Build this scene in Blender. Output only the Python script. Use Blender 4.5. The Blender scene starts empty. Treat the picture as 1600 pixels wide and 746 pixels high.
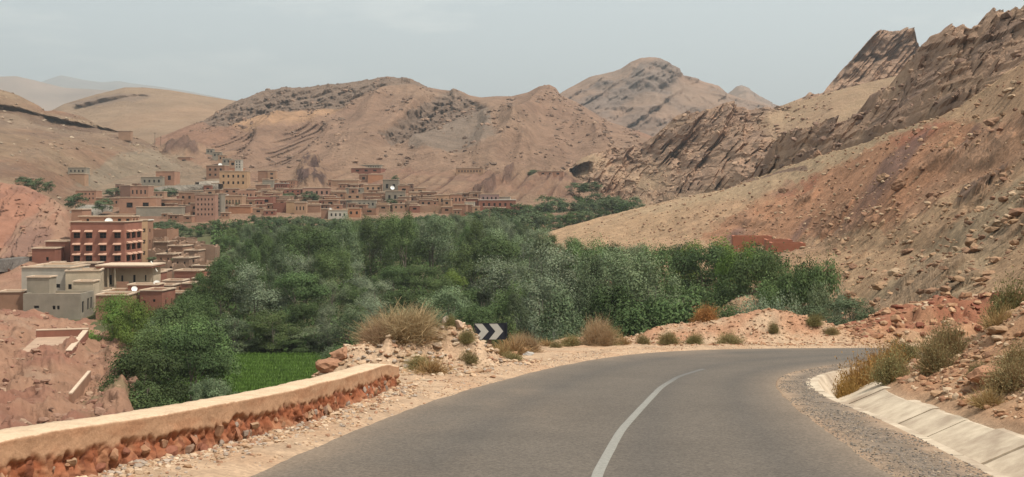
import bpy, math, random
import numpy as np
from mathutils import Vector
R = math.radians
sc = bpy.context.scene
COL = sc.collection
rng = np.random.default_rng(7)
random.seed(7)

# ------------------------------------------------------------------ camera
# the eye is the origin; the road under it lies 1.95 m lower; horizon at row 310 of the photograph
F, CX, HR = 1750.0, 800.0, 310.0
cam = bpy.data.cameras.new("camera")
cam.sensor_width = 36.0
cam.lens = 36.0 * F / 1600.0
cam.shift_y = -(373.0 - HR) / 1600.0
cam.clip_start = 0.1
cam.clip_end = 40000.0
camo = bpy.data.objects.new("camera", cam)
camo.rotation_euler = (R(90), 0, 0)
COL.objects.link(camo)
sc.camera = camo

# ------------------------------------------------------------------ light
SUN_EL, SUN_AZ = 62.0, 118.0          # azimuth clockwise from +Y (the view direction)
sd = Vector((math.sin(R(SUN_AZ)) * math.cos(R(SUN_EL)), math.cos(R(SUN_AZ)) * math.cos(R(SUN_EL)), math.sin(R(SUN_EL))))
sun = bpy.data.lights.new("sun", 'SUN')
sun.energy = 5.0
sun.angle = R(0.55)
sun.color = (1.0, 0.95, 0.87)
suno = bpy.data.objects.new("sun", sun)
suno.rotation_euler = sd.to_track_quat('Z', 'Y').to_euler()
COL.objects.link(suno)

world = bpy.data.worlds.new("World")
sc.world = world
world.use_nodes = True
nt = world.node_tree
N, L = nt.nodes, nt.links
N.clear()
out = N.new("ShaderNodeOutputWorld")
bg = N.new("ShaderNodeBackground")
sky = N.new("ShaderNodeTexSky")
sky.sky_type = 'NISHITA'
sky.sun_disc = False
sky.sun_elevation = R(SUN_EL)
sky.sun_rotation = R(SUN_AZ)
sky.altitude = 1500
sky.air_density = 1.2
sky.dust_density = 3.0
sky.ozone_density = 1.0
tc = N.new("ShaderNodeTexCoord")
mp = N.new("ShaderNodeMapping")
mp.inputs["Scale"].default_value = (2.2, 2.2, 9.0)
mp.inputs["Location"].default_value = (0.3, 0.0, 0.9)
nz = N.new("ShaderNodeTexNoise")
nz.inputs["Scale"].default_value = 1.6
nz.inputs["Detail"].default_value = 7.0
nz.inputs["Roughness"].default_value = 0.58
rp = N.new("ShaderNodeValToRGB")
rp.color_ramp.elements[0].position = 0.50
rp.color_ramp.elements[1].position = 0.78
rp.color_ramp.elements[1].color = (0.62, 0.62, 0.62, 1)
veil = N.new("ShaderNodeMix"); veil.data_type = 'RGBA'
veil.inputs[0].default_value = 0.72
SKY_VEIL = (7.9, 8.7, 8.45, 1)
veil.inputs[7].default_value = SKY_VEIL
cl = N.new("ShaderNodeMix"); cl.data_type = 'RGBA'
cl.inputs[7].default_value = (15, 14.6, 13.2, 1)
L.new(tc.outputs["Generated"], mp.inputs["Vector"])
L.new(mp.outputs[0], nz.inputs["Vector"])
L.new(nz.outputs["Fac"], rp.inputs[0])
L.new(sky.outputs[0], veil.inputs[6])
L.new(veil.outputs[2], cl.inputs[6])
L.new(rp.outputs[0], cl.inputs[0])
L.new(cl.outputs[2], bg.inputs["Color"])
bg.inputs["Strength"].default_value = 0.1
L.new(bg.outputs[0], out.inputs["Surface"])

sc.view_settings.view_transform = 'Standard'
sc.view_settings.look = 'None'
sc.view_settings.exposure = 0.22
sc.view_settings.gamma = 1.0
sc.render.engine = 'CYCLES'
sc.cycles.use_denoising = True
sc.cycles.max_bounces = 5
sc.cycles.diffuse_bounces = 3
sc.cycles.volume_bounces = 0
sc.cycles.transparent_max_bounces = 4

# ------------------------------------------------------------------ noise
_p = np.random.default_rng(11).permutation(256)
PERM = np.concatenate([_p, _p, _p]).astype(np.int32)
_g = np.random.default_rng(12).normal(size=(256, 3))
GRAD = (_g / np.linalg.norm(_g, axis=1)[:, None]).astype(np.float32)

def perlin(x, y, z):
    sh = np.broadcast(x, y, z).shape
    x, y, z = [np.broadcast_to(a, sh).astype(np.float32).ravel() for a in (x, y, z)]
    xi, yi, zi = np.floor(x).astype(np.int32), np.floor(y).astype(np.int32), np.floor(z).astype(np.int32)
    xf, yf, zf = x - xi, y - yi, z - zi
    u, v, w = [t * t * t * (t * (t * 6 - 15) + 10) for t in (xf, yf, zf)]
    def g(i, j, k):
        h = PERM[PERM[PERM[(xi + i) & 255] + ((yi + j) & 255)] + ((zi + k) & 255)]
        gr = GRAD[h]
        return gr[:, 0] * (xf - i) + gr[:, 1] * (yf - j) + gr[:, 2] * (zf - k)
    def lp(a, b, t): return a + (b - a) * t
    r = lp(lp(lp(g(0,0,0), g(1,0,0), u), lp(g(0,1,0), g(1,1,0), u), v),
           lp(lp(g(0,0,1), g(1,0,1), u), lp(g(0,1,1), g(1,1,1), u), v), w)
    return (r * 1.6).reshape(sh)

def fbm(x, y, z, o=4, gain=.5):
    s, a, t = 0, 1, 0
    for i in range(o):
        s = s + a * perlin(x * 2**i + 17.3 * i, y * 2**i - 9.1 * i, z * 2**i + 5.7 * i); t += a; a *= gain
    return s / t

def ridged(x, y, z, o=4, gain=.5):
    s, a, t = 0, 1, 0
    for i in range(o):
        s = s + a * (1 - np.abs(perlin(x * 2**i + 7.3 * i, y * 2**i - 3.1 * i, z * 2**i + 1.7 * i)) * 1.6); t += a; a *= gain
    return s / t

def sstep(a, b, x):
    t = np.clip((x - a) / (b - a), 0, 1)
    return t * t * (3 - 2 * t)

def blur2(m, k=6):
    for ax in (0, 1):
        for _ in range(2):
            c = np.cumsum(np.concatenate([np.repeat(m.take([0], ax), k + 1, ax), m, np.repeat(m.take([-1], ax), k, ax)], ax), ax)
            n = m.shape[ax]; m = (c.take(range(2 * k + 1, 2 * k + 1 + n), ax) - c.take(range(0, n), ax)) / (2 * k + 1)
    return m
def inpoly(px, row, poly):
    ins = np.zeros(px.shape, bool)
    n = len(poly)
    for i in range(n):
        x1, y1 = poly[i]; x2, y2 = poly[(i + 1) % n]
        if y1 == y2: continue
        c = ((y1 > row) != (y2 > row)) & (px < (x2 - x1) * (row - y1) / (y2 - y1) + x1)
        ins ^= c
    return ins

def P(px, row, Y):
    return np.array([(px - CX) / F * Y, Y, (HR - row) / F * Y])

DESAT, ALB = .03, .86
# ------------------------------------------------------------------ mesh helpers
def arr_mesh(name, V, Q, mat, smooth=True, cols=None, parent=None, tris=False, tone=True):
    V = np.ascontiguousarray(V, dtype=np.float32).reshape(-1, 3)
    Q = np.ascontiguousarray(Q, dtype=np.int32)
    k = 3 if tris else 4
    Q = Q.reshape(-1, k)
    me = bpy.data.meshes.new(name)
    me.vertices.add(len(V)); me.vertices.foreach_set("co", V.ravel())
    me.loops.add(Q.size); me.loops.foreach_set("vertex_index", Q.ravel())
    me.polygons.add(len(Q))
    me.polygons.foreach_set("loop_start", np.arange(0, Q.size, k, dtype=np.int32))
    me.polygons.foreach_set("use_smooth", np.full(len(Q), smooth, dtype=bool))
    me.update(calc_edges=True)
    if cols is not None:
        c = np.ones((len(V), 4), np.float32); cc = np.asarray(cols).reshape(-1, 3)
        cc = (cc * (1 - DESAT) + cc.mean(1, keepdims=True) * DESAT) * ALB * np.array([1.03, .94, .87]) if tone else cc
        c[:, :3] = np.clip(cc, 0, 1)
        a = me.attributes.new("col", 'FLOAT_COLOR', 'POINT'); a.data.foreach_set("color", c.ravel())
    if mat: me.materials.append(mat)
    return link(name, me, parent)

def link(name, me, parent=None):
    o = bpy.data.objects.new(name, me)
    COL.objects.link(o)
    if parent: o.parent = parent
    return o

def gridq(n, m):
    i = np.arange(n * m).reshape(n, m)
    return np.stack([i[:-1, :-1], i[1:, :-1], i[1:, 1:], i[:-1, 1:]], -1).reshape(-1, 4)

class MB:
    """collects boxes and polygons; build() links them as one mesh object"""
    def __init__(s): s.v = []; s.f = []
    def quad(s, a, b, c, d):
        n = len(s.v); s.v += [tuple(a), tuple(b), tuple(c), tuple(d)]; s.f.append((n, n+1, n+2, n+3))
    def box(s, x0, x1, y0, y1, z0, z1):
        n = len(s.v)
        s.v += [(x0,y0,z0),(x1,y0,z0),(x1,y1,z0),(x0,y1,z0),(x0,y0,z1),(x1,y0,z1),(x1,y1,z1),(x0,y1,z1)]
        s.f += [tuple(n+i for i in q) for q in ((0,3,2,1),(4,5,6,7),(0,1,5,4),(1,2,6,5),(2,3,7,6),(3,0,4,7))]
    def prism(s, pts, y0, y1):
        """outline pts [(x,z)] anticlockwise seen from -Y, extruded from y0 to y1"""
        n = len(s.v); k = len(pts)
        s.v += [(x, y0, z) for x, z in pts] + [(x, y1, z) for x, z in pts]
        s.f.append(tuple(range(n, n+k))); s.f.append(tuple(range(n+2*k-1, n+k-1, -1)))
        for i in range(k):
            j = (i+1) % k; s.f.append((n+j, n+i, n+k+i, n+k+j))
    def tube(s, p0, p1, r0, r1, k=6):
        p0, p1 = Vector(p0), Vector(p1); d = (p1-p0).normalized()
        a = d.orthogonal().normalized(); b = d.cross(a); n = len(s.v)
        for p, r in ((p0, r0), (p1, r1)):
            for i in range(k):
                t = 2*math.pi*i/k; s.v.append(tuple(p + a*r*math.cos(t) + b*r*math.sin(t)))
        for i in range(k):
            j = (i+1) % k; s.f.append((n+i, n+j, n+k+j, n+k+i))
        s.f.append(tuple(range(n+k-1, n-1, -1))); s.f.append(tuple(range(n+k, n+2*k)))
    def mesh(s, name, mat):
        me = bpy.data.meshes.new(name); me.from_pydata(s.v, [], s.f); me.materials.append(mat); me.update(); return me
    def build(s, name, mat, parent=None): return link(name, s.mesh(name, mat), parent)

def tag(o, label=None, cat=None, group=None, kind=None):
    if label: o["label"] = label
    if cat: o["category"] = cat
    if group: o["group"] = group
    if kind: o["kind"] = kind
    return o

def empty(name, loc=(0,0,0), rz=0):
    o = bpy.data.objects.new(name, None); o.empty_display_size = .5
    o.location = loc; o.rotation_euler = (0, 0, rz); COL.objects.link(o); return o

# ------------------------------------------------------------------ materials
def mat_base(name, rough=.9):
    m = bpy.data.materials.new(name); m.use_nodes = True
    b = m.node_tree.nodes["Principled BSDF"]; b.inputs["Roughness"].default_value = rough
    b.inputs["Specular IOR Level"].default_value = .25
    return m, m.node_tree.nodes, m.node_tree.links, b

def noise_node(n, l, scale, detail=6, rough=.6, vec=None):
    t = n.new("ShaderNodeTexNoise"); t.inputs["Scale"].default_value = scale
    t.inputs["Detail"].default_value = detail; t.inputs["Roughness"].default_value = rough
    if vec: l.new(vec, t.inputs["Vector"])
    return t

def terrain_mat(name, sc1, bump=.6, dist=1.0, lo=.72, hi=1.22, sc2=None, speck=0.0):
    """albedo from the attribute 'col', broken up by noise of world scale sc1 and finer"""
    m, n, l, b = mat_base(name, .95)
    b.inputs["Specular IOR Level"].default_value = .1
    at = n.new("ShaderNodeAttribute"); at.attribute_name = "col"
    g = n.new("ShaderNodeNewGeometry")
    a = noise_node(n, l, sc1, 8, .68, g.outputs["Position"])
    mr = n.new("ShaderNodeMapRange"); mr.inputs["From Min"].default_value = .3; mr.inputs["From Max"].default_value = .7
    mr.inputs["To Min"].default_value = lo; mr.inputs["To Max"].default_value = hi
    l.new(a.outputs["Fac"], mr.inputs["Value"])
    mx = n.new("ShaderNodeVectorMath"); mx.operation = 'SCALE'
    l.new(at.outputs["Color"], mx.inputs[0]); l.new(mr.outputs[0], mx.inputs["Scale"])
    last = mx.outputs[0]
    if speck > 0:
        v = n.new("ShaderNodeTexVoronoi"); v.inputs["Scale"].default_value = sc1 * 9
        l.new(g.outputs["Position"], v.inputs["Vector"])
        sv = n.new("ShaderNodeSeparateColor"); l.new(v.outputs["Color"], sv.inputs[0])
        mr2 = n.new("ShaderNodeMapRange"); mr2.inputs["To Min"].default_value = 1 - speck; mr2.inputs["To Max"].default_value = 1 + speck
        l.new(sv.outputs[0], mr2.inputs["Value"])
        m2 = n.new("ShaderNodeVectorMath"); m2.operation = 'SCALE'
        l.new(last, m2.inputs[0]); l.new(mr2.outputs[0], m2.inputs["Scale"]); last = m2.outputs[0]
    l.new(last, b.inputs["Base Color"])
    bp = n.new("ShaderNodeBump"); bp.inputs["Strength"].default_value = bump; bp.inputs["Distance"].default_value = dist
    c = noise_node(n, l, sc2 or sc1 * 2.2, 9, .72, g.outputs["Position"])
    l.new(c.outputs["Fac"], bp.inputs["Height"]); l.new(bp.outputs[0], b.inputs["Normal"])
    return m

def wall_mat(name, col, sc1=.9, var=.22, bump=.25, dist=.05, rough=.92, stain=None):
    m, n, l, b = mat_base(name, rough)
    b.inputs["Specular IOR Level"].default_value = .15
    g = n.new("ShaderNodeTexCoord")
    a = noise_node(n, l, sc1, 8, .65, g.outputs["Object"])
    r = n.new("ShaderNodeValToRGB"); e = r.color_ramp.elements
    e[0].position = .32; e[1].position = .68
    e[0].color = tuple(c * (1 - var) for c in (stain or col)) + (1,); e[1].color = tuple(min(1, c * (1 + var)) for c in col) + (1,)
    l.new(a.outputs["Fac"], r.inputs[0]); l.new(r.outputs[0], b.inputs["Base Color"])
    bp = n.new("ShaderNodeBump"); bp.inputs["Strength"].default_value = bump; bp.inputs["Distance"].default_value = dist
    c = noise_node(n, l, sc1 * 8, 8, .7, g.outputs["Object"])
    l.new(c.outputs["Fac"], bp.inputs["Height"]); l.new(bp.outputs[0], b.inputs["Normal"])
    return m

def plain_mat(name, col, rough=.6, var=.08):
    return wall_mat(name, col, 6.0, var, .1, .01, rough)

def leaf_mat(name, col, trans=.25, var=.35):
    m, n, l, b = mat_base(name, .8)
    b.inputs["Specular IOR Level"].default_value = .08
    at = n.new("ShaderNodeAttribute"); at.attribute_name = "col"
    oi = n.new("ShaderNodeObjectInfo")
    mr = n.new("ShaderNodeMapRange"); mr.inputs["To Min"].default_value = 1 - var; mr.inputs["To Max"].default_value = 1 + var
    l.new(oi.outputs["Random"], mr.inputs["Value"])
    hs = n.new("ShaderNodeHueSaturation"); hs.inputs["Color"].default_value = (*col, 1)
    hr = n.new("ShaderNodeMapRange"); hr.inputs["To Min"].default_value = .485; hr.inputs["To Max"].default_value = .515
    ml = n.new("ShaderNodeMath"); ml.operation = 'MULTIPLY'; ml.inputs[1].default_value = 7.31
    fr = n.new("ShaderNodeMath"); fr.operation = 'FRACT'
    l.new(oi.outputs["Random"], ml.inputs[0]); l.new(ml.outputs[0], fr.inputs[0]); l.new(fr.outputs[0], hr.inputs["Value"])
    l.new(hr.outputs[0], hs.inputs["Hue"]); l.new(mr.outputs[0], hs.inputs["Value"])
    mx = n.new("ShaderNodeMix"); mx.data_type = 'RGBA'; mx.blend_type = 'MULTIPLY'; mx.inputs[0].default_value = 1
    l.new(hs.outputs[0], mx.inputs[6]); l.new(at.outputs["Color"], mx.inputs[7])
    l.new(mx.outputs[2], b.inputs["Base Color"])
    if trans > 0:
        t = n.new("ShaderNodeBsdfTranslucent"); l.new(mx.outputs[2], t.inputs["Color"])
        ms = n.new("ShaderNodeMixShader"); ms.inputs[0].default_value = trans
        l.new(b.outputs[0], ms.inputs[1]); l.new(t.outputs[0], ms.inputs[2])
        l.new(ms.outputs[0], n["Material Output"].inputs["Surface"])
    return m

# ------------------------------------------------------------------ terrain sheets
def lin(pts, px, k):
    a = np.array(pts, float)
    return np.interp(px, a[:, 0], a[:, k])

def mask(PX, RW, poly, jit=4.0, f=.05, seed=0.0):
    m = 0
    for k in range(3):
        jx = perlin(PX * f, RW * f, seed + 3.3 * k) * jit + perlin(PX * f * 3.1, RW * f * 3.1, seed + 8 + k) * jit * .5
        jy = perlin(PX * f, RW * f, seed + 50 + 3.3 * k) * jit + perlin(PX * f * 3.1, RW * f * 3.1, seed + 70 + k) * jit * .5
        m = m + inpoly(PX + jx, RW + jy, poly)
    return m / 3.0

SHEETS = {}
def sheet(name, mat, lines, a, b, step, segs, disp, colf, foot=0.0, back=True, smooth=True, blur=.06, label=None, a2=None, b2=None):
    """lofts a hillside through its contour lines (near and low first, ridge last), then carves it with disp"""
    U = np.arange(a, b + step, step, dtype=float)
    if a2 is not None: U = np.concatenate([np.arange(a2, a, 9.0), U])
    if b2 is not None: U = np.concatenate([U, np.arange(U[-1] + 9, b2, 9.0)])
    X, Yv, Z = [], [], []
    for ln in lines:
        r, y = lin(ln, U, 1), lin(ln, U, 2)
        X.append((U - CX) / F * y); Yv.append(y); Z.append((HR - r) / F * y)
    X, Yv, Z = map(np.array, (X, Yv, Z))
    ts = np.concatenate([np.linspace(i, i + 1, k, endpoint=False) for i, k in enumerate(segs)] + [[len(segs)]])
    i0 = np.minimum(ts.astype(int), len(lines) - 2); f = (ts - i0)[:, None]
    G = [A[i0] * (1 - f) + A[i0 + 1] * f for A in (X, Yv, Z)]
    k = max(1, int(len(ts) * blur))
    ker = np.hanning(2 * k + 3); ker /= ker.sum()
    for q in range(3):
        pad = np.concatenate([np.repeat(G[q][:1], k + 1, 0), G[q], np.repeat(G[q][-1:], k + 1, 0)])
        # keep the ridge where it is: reflect about the ends
        pad[:k + 1] = 2 * G[q][0] - G[q][1:k + 2][::-1]; pad[-(k + 1):] = 2 * G[q][-1] - G[q][-(k + 2):-1][::-1]
        G[q] = sum(ker[j] * pad[j:j + len(ts)] for j in range(2 * k + 3))
    X, Yv, Z = G
    PX = X / Yv * F + CX; RW = HR - Z / Yv * F
    T = np.broadcast_to((ts / len(segs))[:, None], X.shape)
    dx, dy, dz, aux = disp(X, Yv, Z, PX, RW, T)
    X2, Y2, Z2 = X + dx, Yv + dy, Z + dz
    C = colf(X2, Y2, Z2, PX, RW, T, aux)
    if foot > 0:
        X2 = np.vstack([X2[:1], X2]); Y2 = np.vstack([Y2[:1] * .99, Y2]); Z2 = np.vstack([Z2[:1] - foot, Z2]); C = np.concatenate([C[:1], C])
    if back:
        h = Z2[-1:] - Z2[:1].min()
        for kx, kz in ((1.01, .01), (1.04, .12), (1.15, .45), (1.35, 1.1)):
            w = np.maximum(h, 3)
            X2 = np.vstack([X2, X2[-1:]]) ; Y2 = np.vstack([Y2, Y2[-1:] + w * kx * (kz * 1.6)]); Z2 = np.vstack([Z2, Z2[-1:] - w * kz * .6]); C = np.concatenate([C, C[-1:]])
    V = np.stack([X2, Y2, Z2], -1)
    o = arr_mesh(name, V, gridq(*X2.shape)[:, ::-1], mat, smooth, C)
    tag(o, kind='structure', label=label)
    SHEETS[name] = dict(V=V, PX=V[..., 0] / V[..., 1] * F + CX, RW=HR - V[..., 2] / V[..., 1] * F, obj=o)
    return o

def mixc(c, m, d):
    return c * (1 - m[..., None]) + np.array(d) * m[..., None]
def base(shape, c):
    return np.broadcast_to(np.array(c, float), shape + (3,)).copy()

def saw(s, hard=.85):
    f = s - np.floor(s)
    return np.where(f < hard, f / hard, (1 - f) / (1 - hard))

def strata(X, Y, Z, ang, thick, wob=.5, seed=0.0):
    """protrusion 0..1 of beds that rise to the right at ang degrees; the undersides drop off sharply"""
    s = (X * math.sin(R(ang)) - Z * math.cos(R(ang)) + .02 * Y) / thick
    al = (X * math.cos(R(ang)) + Z * math.sin(R(ang))) / thick
    s = s + wob * fbm(X / thick * .25, Y / thick * .25 + seed, Z / thick * .25, 4)
    bed = np.floor(s)
    amp = .35 + .65 * (.5 + .5 * np.sin(bed * 12.9898 + seed * 3) * np.cos(bed * 4.1))
    brk = .55 + .45 * np.clip(1.5 * perlin(al * .35, bed * 3.7, seed + 1.7) + .7, 0, 1)
    return saw(s) * amp * brk - .22

def hash2(a, b):
    q = np.sin(a * 127.1 + b * 311.7) * 43758.5453
    return q - np.floor(q)
def blocks(X, Y, Z, ang, thick, length, seed=0.0, wob=.35):
    """beds broken into slabs of uneven height, -.5..+.5, with sharp steps between them"""
    wx = X + thick * wob * 2 * fbm(X / thick * .22, Y / thick * .22 + seed, Z / thick * .22, 4)
    wz = Z + thick * wob * 2 * fbm(X / thick * .22 + 31, Y / thick * .22 + seed, Z / thick * .22, 4)
    s = (wx * math.sin(R(ang)) - wz * math.cos(R(ang))) / thick; a = (wx * math.cos(R(ang)) + wz * math.sin(R(ang))) / length
    b = np.floor(s); h0 = hash2(b, seed); g = np.floor(a * (.7 + .6 * h0) + h0 * 9)
    f = s - b
    return hash2(b * 1.7 + seed, g) * .75 + h0 * .25 - .5 + .35 * (f - .5)

# sandy, layered mountain in the middle distance
SAND = (.295, .192, .135); SANDY = (.36, .262, .170); PINK = (.33, .19, .13); GREYR = (.225, .168, .130)
m_far = terrain_mat("far_hills", .0025, .5, 30)
m_mtn = terrain_mat("mountain", .06, 1.0, 6.5, .80, 1.36, .12, .10)
m_mtn_far = terrain_mat("mountain_far", .02, .8, 10, .78, 1.2, .05)
m_rock = terrain_mat("ridge_rock", .22, .8, .9, .75, 1.2, .55)
m_scree = terrain_mat("scree_slope", .35, .8, .5, .74, 1.24, 1.1, .22)

def d_soft(amp, f, seed=0.0):
    def d(X, Y, Z, PX, RW, T):
        n = fbm(X * f, Y * f, Z * f + seed, 6, .5) * amp
        e = sstep(1.0, .93, T)
        return 0 * X, -n * .6 * (.2 + .8 * e), n * .55 * (.15 + .85 * e), n
    return d
def c_flat(c, c2=None, f=.002):
    def g(X, Y, Z, PX, RW, T, aux):
        o = base(X.shape, c)
        if c2: o = mixc(o, sstep(-.25, .35, fbm(X * f, Y * f, Z * f, 4)), c2)
        return o
    return g

sheet("far_mountains", m_far, [[(-300,170,8000),(500,190,8000)], [(-300,160,9500),(0,140,9500),(65,128,9500),(95,118,9500),(130,125,9500),(160,129,9500),(185,127,9500),(212,132,9500),(260,138,9500),(330,150,9500),(365,158,9500),(500,175,9500)]],
      -300, 500, 6, [24], d_soft(90, .0012), c_flat((.27, .24, .2)))
sheet("far_hill", m_far, [[(-400,215,4200),(400,230,4200)], [(-400,150,5200),(-200,135,5200),(-60,122,5200),(0,120,5200),(25,119,5200),(60,127,5200),(100,137,5200),(170,141,5200),(250,150,5200),(400,190,5200)]],
      -400, 400, 5, [40], d_soft(60, .002), c_flat((.30, .225, .17)))

def d_hill(X, Y, Z, PX, RW, T):
    e = .1 + .9 * sstep(1.0, .9, T)
    n = fbm(X * .006, Y * .003, Z * .006 + 2, 5) * 9
    g = ridged(X * .012 + Z * .01, Y * .002, 4.4, 3) * 5
    m = mask(PX, RW, [(118,160),(150,153),(195,148),(238,150),(232,157),(190,162),(150,168),(135,170),(105,163)], 4)
    s = strata(X, Y, Z, 10, 16, .6, 3) * 22 * m
    return 0 * X, -(n + g) * e - s, n * .35 * e, m
def c_hill(X, Y, Z, PX, RW, T, m):
    o = base(X.shape, (.30, .218, .15))
    o = mixc(o, .6 * sstep(0, .4, fbm(X * .006, 1.0, Z * .01, 4)), (.35, .23, .15))
    return mixc(o, m * .85, GREYR)
sheet("rounded_hill", m_mtn_far, [[(-50,285,640),(520,290,640)], [(-50,235,800),(520,235,800)], [(-50,240,1250),(40,195,1250),(75,176,1250),(100,163,1250),(150,148,1250),(195,137,1250),(225,137,1250),(265,141,1250),(330,152,1250),(370,158,1250),(450,178,1250),(520,200,1250)]],
      -50, 520, 2.4, [30, 75], d_hill, c_hill, a2=-700)

OUT1 = [(310,192),(345,172),(372,158),(425,136),(519,126),(597,116),(632,117),(680,142),(640,131),(606,139),(550,159),(531,175),(475,174),(450,181),(403,186),(362,203),(335,199)]
OUT2 = [(706,138),(719,145),(737,158),(762,184),(737,193),(703,199),(647,224),(615,236),(595,222),(634,196),(659,175),(690,150)]
SCR2 = [(703,198),(740,190),(764,184),(775,240),(700,250),(640,240),(640,226)]
SCR1 = [(403,184),(450,180),(550,162),(520,190),(470,200),(400,212),(366,205)]
LED = [(440,243),(475,205),(512,205),(515,214),(470,252),(450,252)]
SPURS = [([(850,140),(815,200),(770,262)],60,20), ([(752,170),(800,215),(835,262)],46,16), ([(870,150),(905,195),(935,245),(950,280)],55,20), ([(905,170),(960,205),(1005,230)],40,16),
         ([(735,165),(765,215),(745,255)],36,14), ([(665,140),(640,190),(580,240),(545,262)],46,18), ([(600,150),(570,200),(530,225)],36,15), ([(690,250),(665,285)],26,12), ([(820,235),(800,275),(770,290)],30,12),
         ([(640,215),(690,262),(705,290)],30,14), ([(440,190),(400,225),(350,245)],34,16), ([(880,215),(860,262)],26,11), ([(500,190),(470,225)],26,12)]
def d_mid(X, Y, Z, PX, RW, T):
    e = .08 + .92 * sstep(1.0, .9, T)
    n = fbm(X * .007, Y * .004, Z * .007 + 7, 6) * 16
    # spurs and gullies that run down to the right
    q = ridged((X + .9 * Z) * .0085, Y * .002, 1.3, 4) * sstep(560, 700, PX)
    g = ridged((X - .25 * Z) * .021 + .6 * fbm(X * .01, Z * .01, 3.0, 2), Y * .002, 5.3, 3)
    sp = q * 34 + g * 20 + ridged(X * .045 - Z * .01, Y * .004, Z * .012, 3) * 10
    for ln_, am, wd in SPURS:
        d_ = np.full(X.shape, 1e9)
        for (x0, y0), (x1, y1) in zip(ln_[:-1], ln_[1:]):
            t_ = np.clip(((PX - x0) * (x1 - x0) + (RW - y0) * (y1 - y0)) / ((x1 - x0) ** 2 + (y1 - y0) ** 2), 0, 1)
            d_ = np.minimum(d_, np.hypot(PX - x0 - t_ * (x1 - x0), RW - y0 - t_ * (y1 - y0)))
        sp = sp + .62 * am * np.exp(-(d_ / wd) ** 1.3) * (.8 + .5 * fbm(X * .012, 3.0, Z * .012, 3))
    m1 = mask(PX, RW, OUT1, 4); m2 = mask(PX, RW, OUT2, 5, .05, 4.0)
    m = np.maximum(m1, m2); n = n * (1 - .75 * m); sp = sp * (1 - .9 * blur2(m, 3))
    s = (blocks(X, Y, Z, 22, 7, 14, 3) * 8 + blocks(X, Y, Z, 26, 3, 5, 5) * 6 + (ridged(X * .03, Y * .03, Z * .03, 4) - .6) * 12) * m1 + (blocks(X, Y, Z, 42, 7, 11, 13) * 8 + blocks(X, Y, Z, 42, 3, 5, 15) * 6 + (ridged(X * .035, Y * .03, Z * .035, 4) - .5) * 16) * m2
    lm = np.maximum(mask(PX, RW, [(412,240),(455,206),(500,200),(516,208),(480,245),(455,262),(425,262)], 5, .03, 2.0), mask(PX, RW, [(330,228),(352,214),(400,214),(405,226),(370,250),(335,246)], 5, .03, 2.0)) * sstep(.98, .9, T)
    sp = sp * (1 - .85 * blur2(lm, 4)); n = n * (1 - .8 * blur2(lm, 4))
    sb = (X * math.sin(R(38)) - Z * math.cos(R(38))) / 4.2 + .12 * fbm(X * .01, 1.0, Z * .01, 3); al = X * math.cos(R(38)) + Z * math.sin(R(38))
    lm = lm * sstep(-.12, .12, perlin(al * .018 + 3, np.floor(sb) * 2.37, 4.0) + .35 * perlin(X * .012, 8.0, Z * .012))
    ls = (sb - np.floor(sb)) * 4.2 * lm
    s2 = strata(X, Y, Z, 30, 20, 1.2, 12) * 5 * sstep(.1, .4, perlin(X * .006, 9.0, Z * .01)) * (1 - m)
    lo = sstep(.22, .62, T); n, sp = n * lo, sp * lo
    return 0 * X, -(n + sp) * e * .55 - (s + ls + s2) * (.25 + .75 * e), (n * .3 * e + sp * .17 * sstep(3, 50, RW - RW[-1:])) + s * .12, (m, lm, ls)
def c_mid(X, Y, Z, PX, RW, T, aux):
    m, lm, ls = aux
    o = base(X.shape, SAND)
    o = mixc(o, .8 * sstep(-.1, .35, fbm(X * .005, 1.0, Z * .01, 5)), (.315, .22, .155))
    o = mixc(o, .7 * sstep(.0, .4, fbm(X * .007 + 9, 1.0, Z * .009, 5)), (.30, .165, .11))
    o = mixc(o, .45 * sstep(.08, .3, fbm(X * .03 + 70, Y * .01, Z * .05, 5)), (.22, .14, .10))
    o = mixc(o, .75 * mask(PX, RW, SCR1, 8), (.43, .27, .16))
    o = mixc(o, .75 * mask(PX, RW, SCR2, 6), (.225, .185, .15))
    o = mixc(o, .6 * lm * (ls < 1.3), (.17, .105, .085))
    return mixc(o, m * .92, GREYR)
sheet("mountain", m_mtn, [[(250,345,520),(560,350,520),(900,350,560),(1080,330,600)], [(250,300,600),(560,285,610),(700,280,620),(1080,280,640)],
      [(250,240,720),(400,215,760),(600,205,780),(760,215,760),(900,240,760),(1080,255,800)],
      [(250,215,860),(300,195,880),(318,189,900),(345,172,920),(375,157,940),(410,143,960),(440,137,960),(480,136,960),(520,131,960),(560,128,960),(590,121,960),(605,119,960),(625,121,960),(640,123,960),(655,130,960),(668,137,960),(690,141,960),(703,142,960),(708,138,950),(715,141,950),(735,150,960),(752,153,970),(775,151,980),(800,151,990),(825,145,1000),(842,136,1000),(858,133,1000),(868,138,1000),(876,150,990),(900,160,980),(950,190,960),(1010,210,950),(1080,240,940)]],
      250, 1080, 1.7, [26, 60, 75], d_mid, c_mid)

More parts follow.
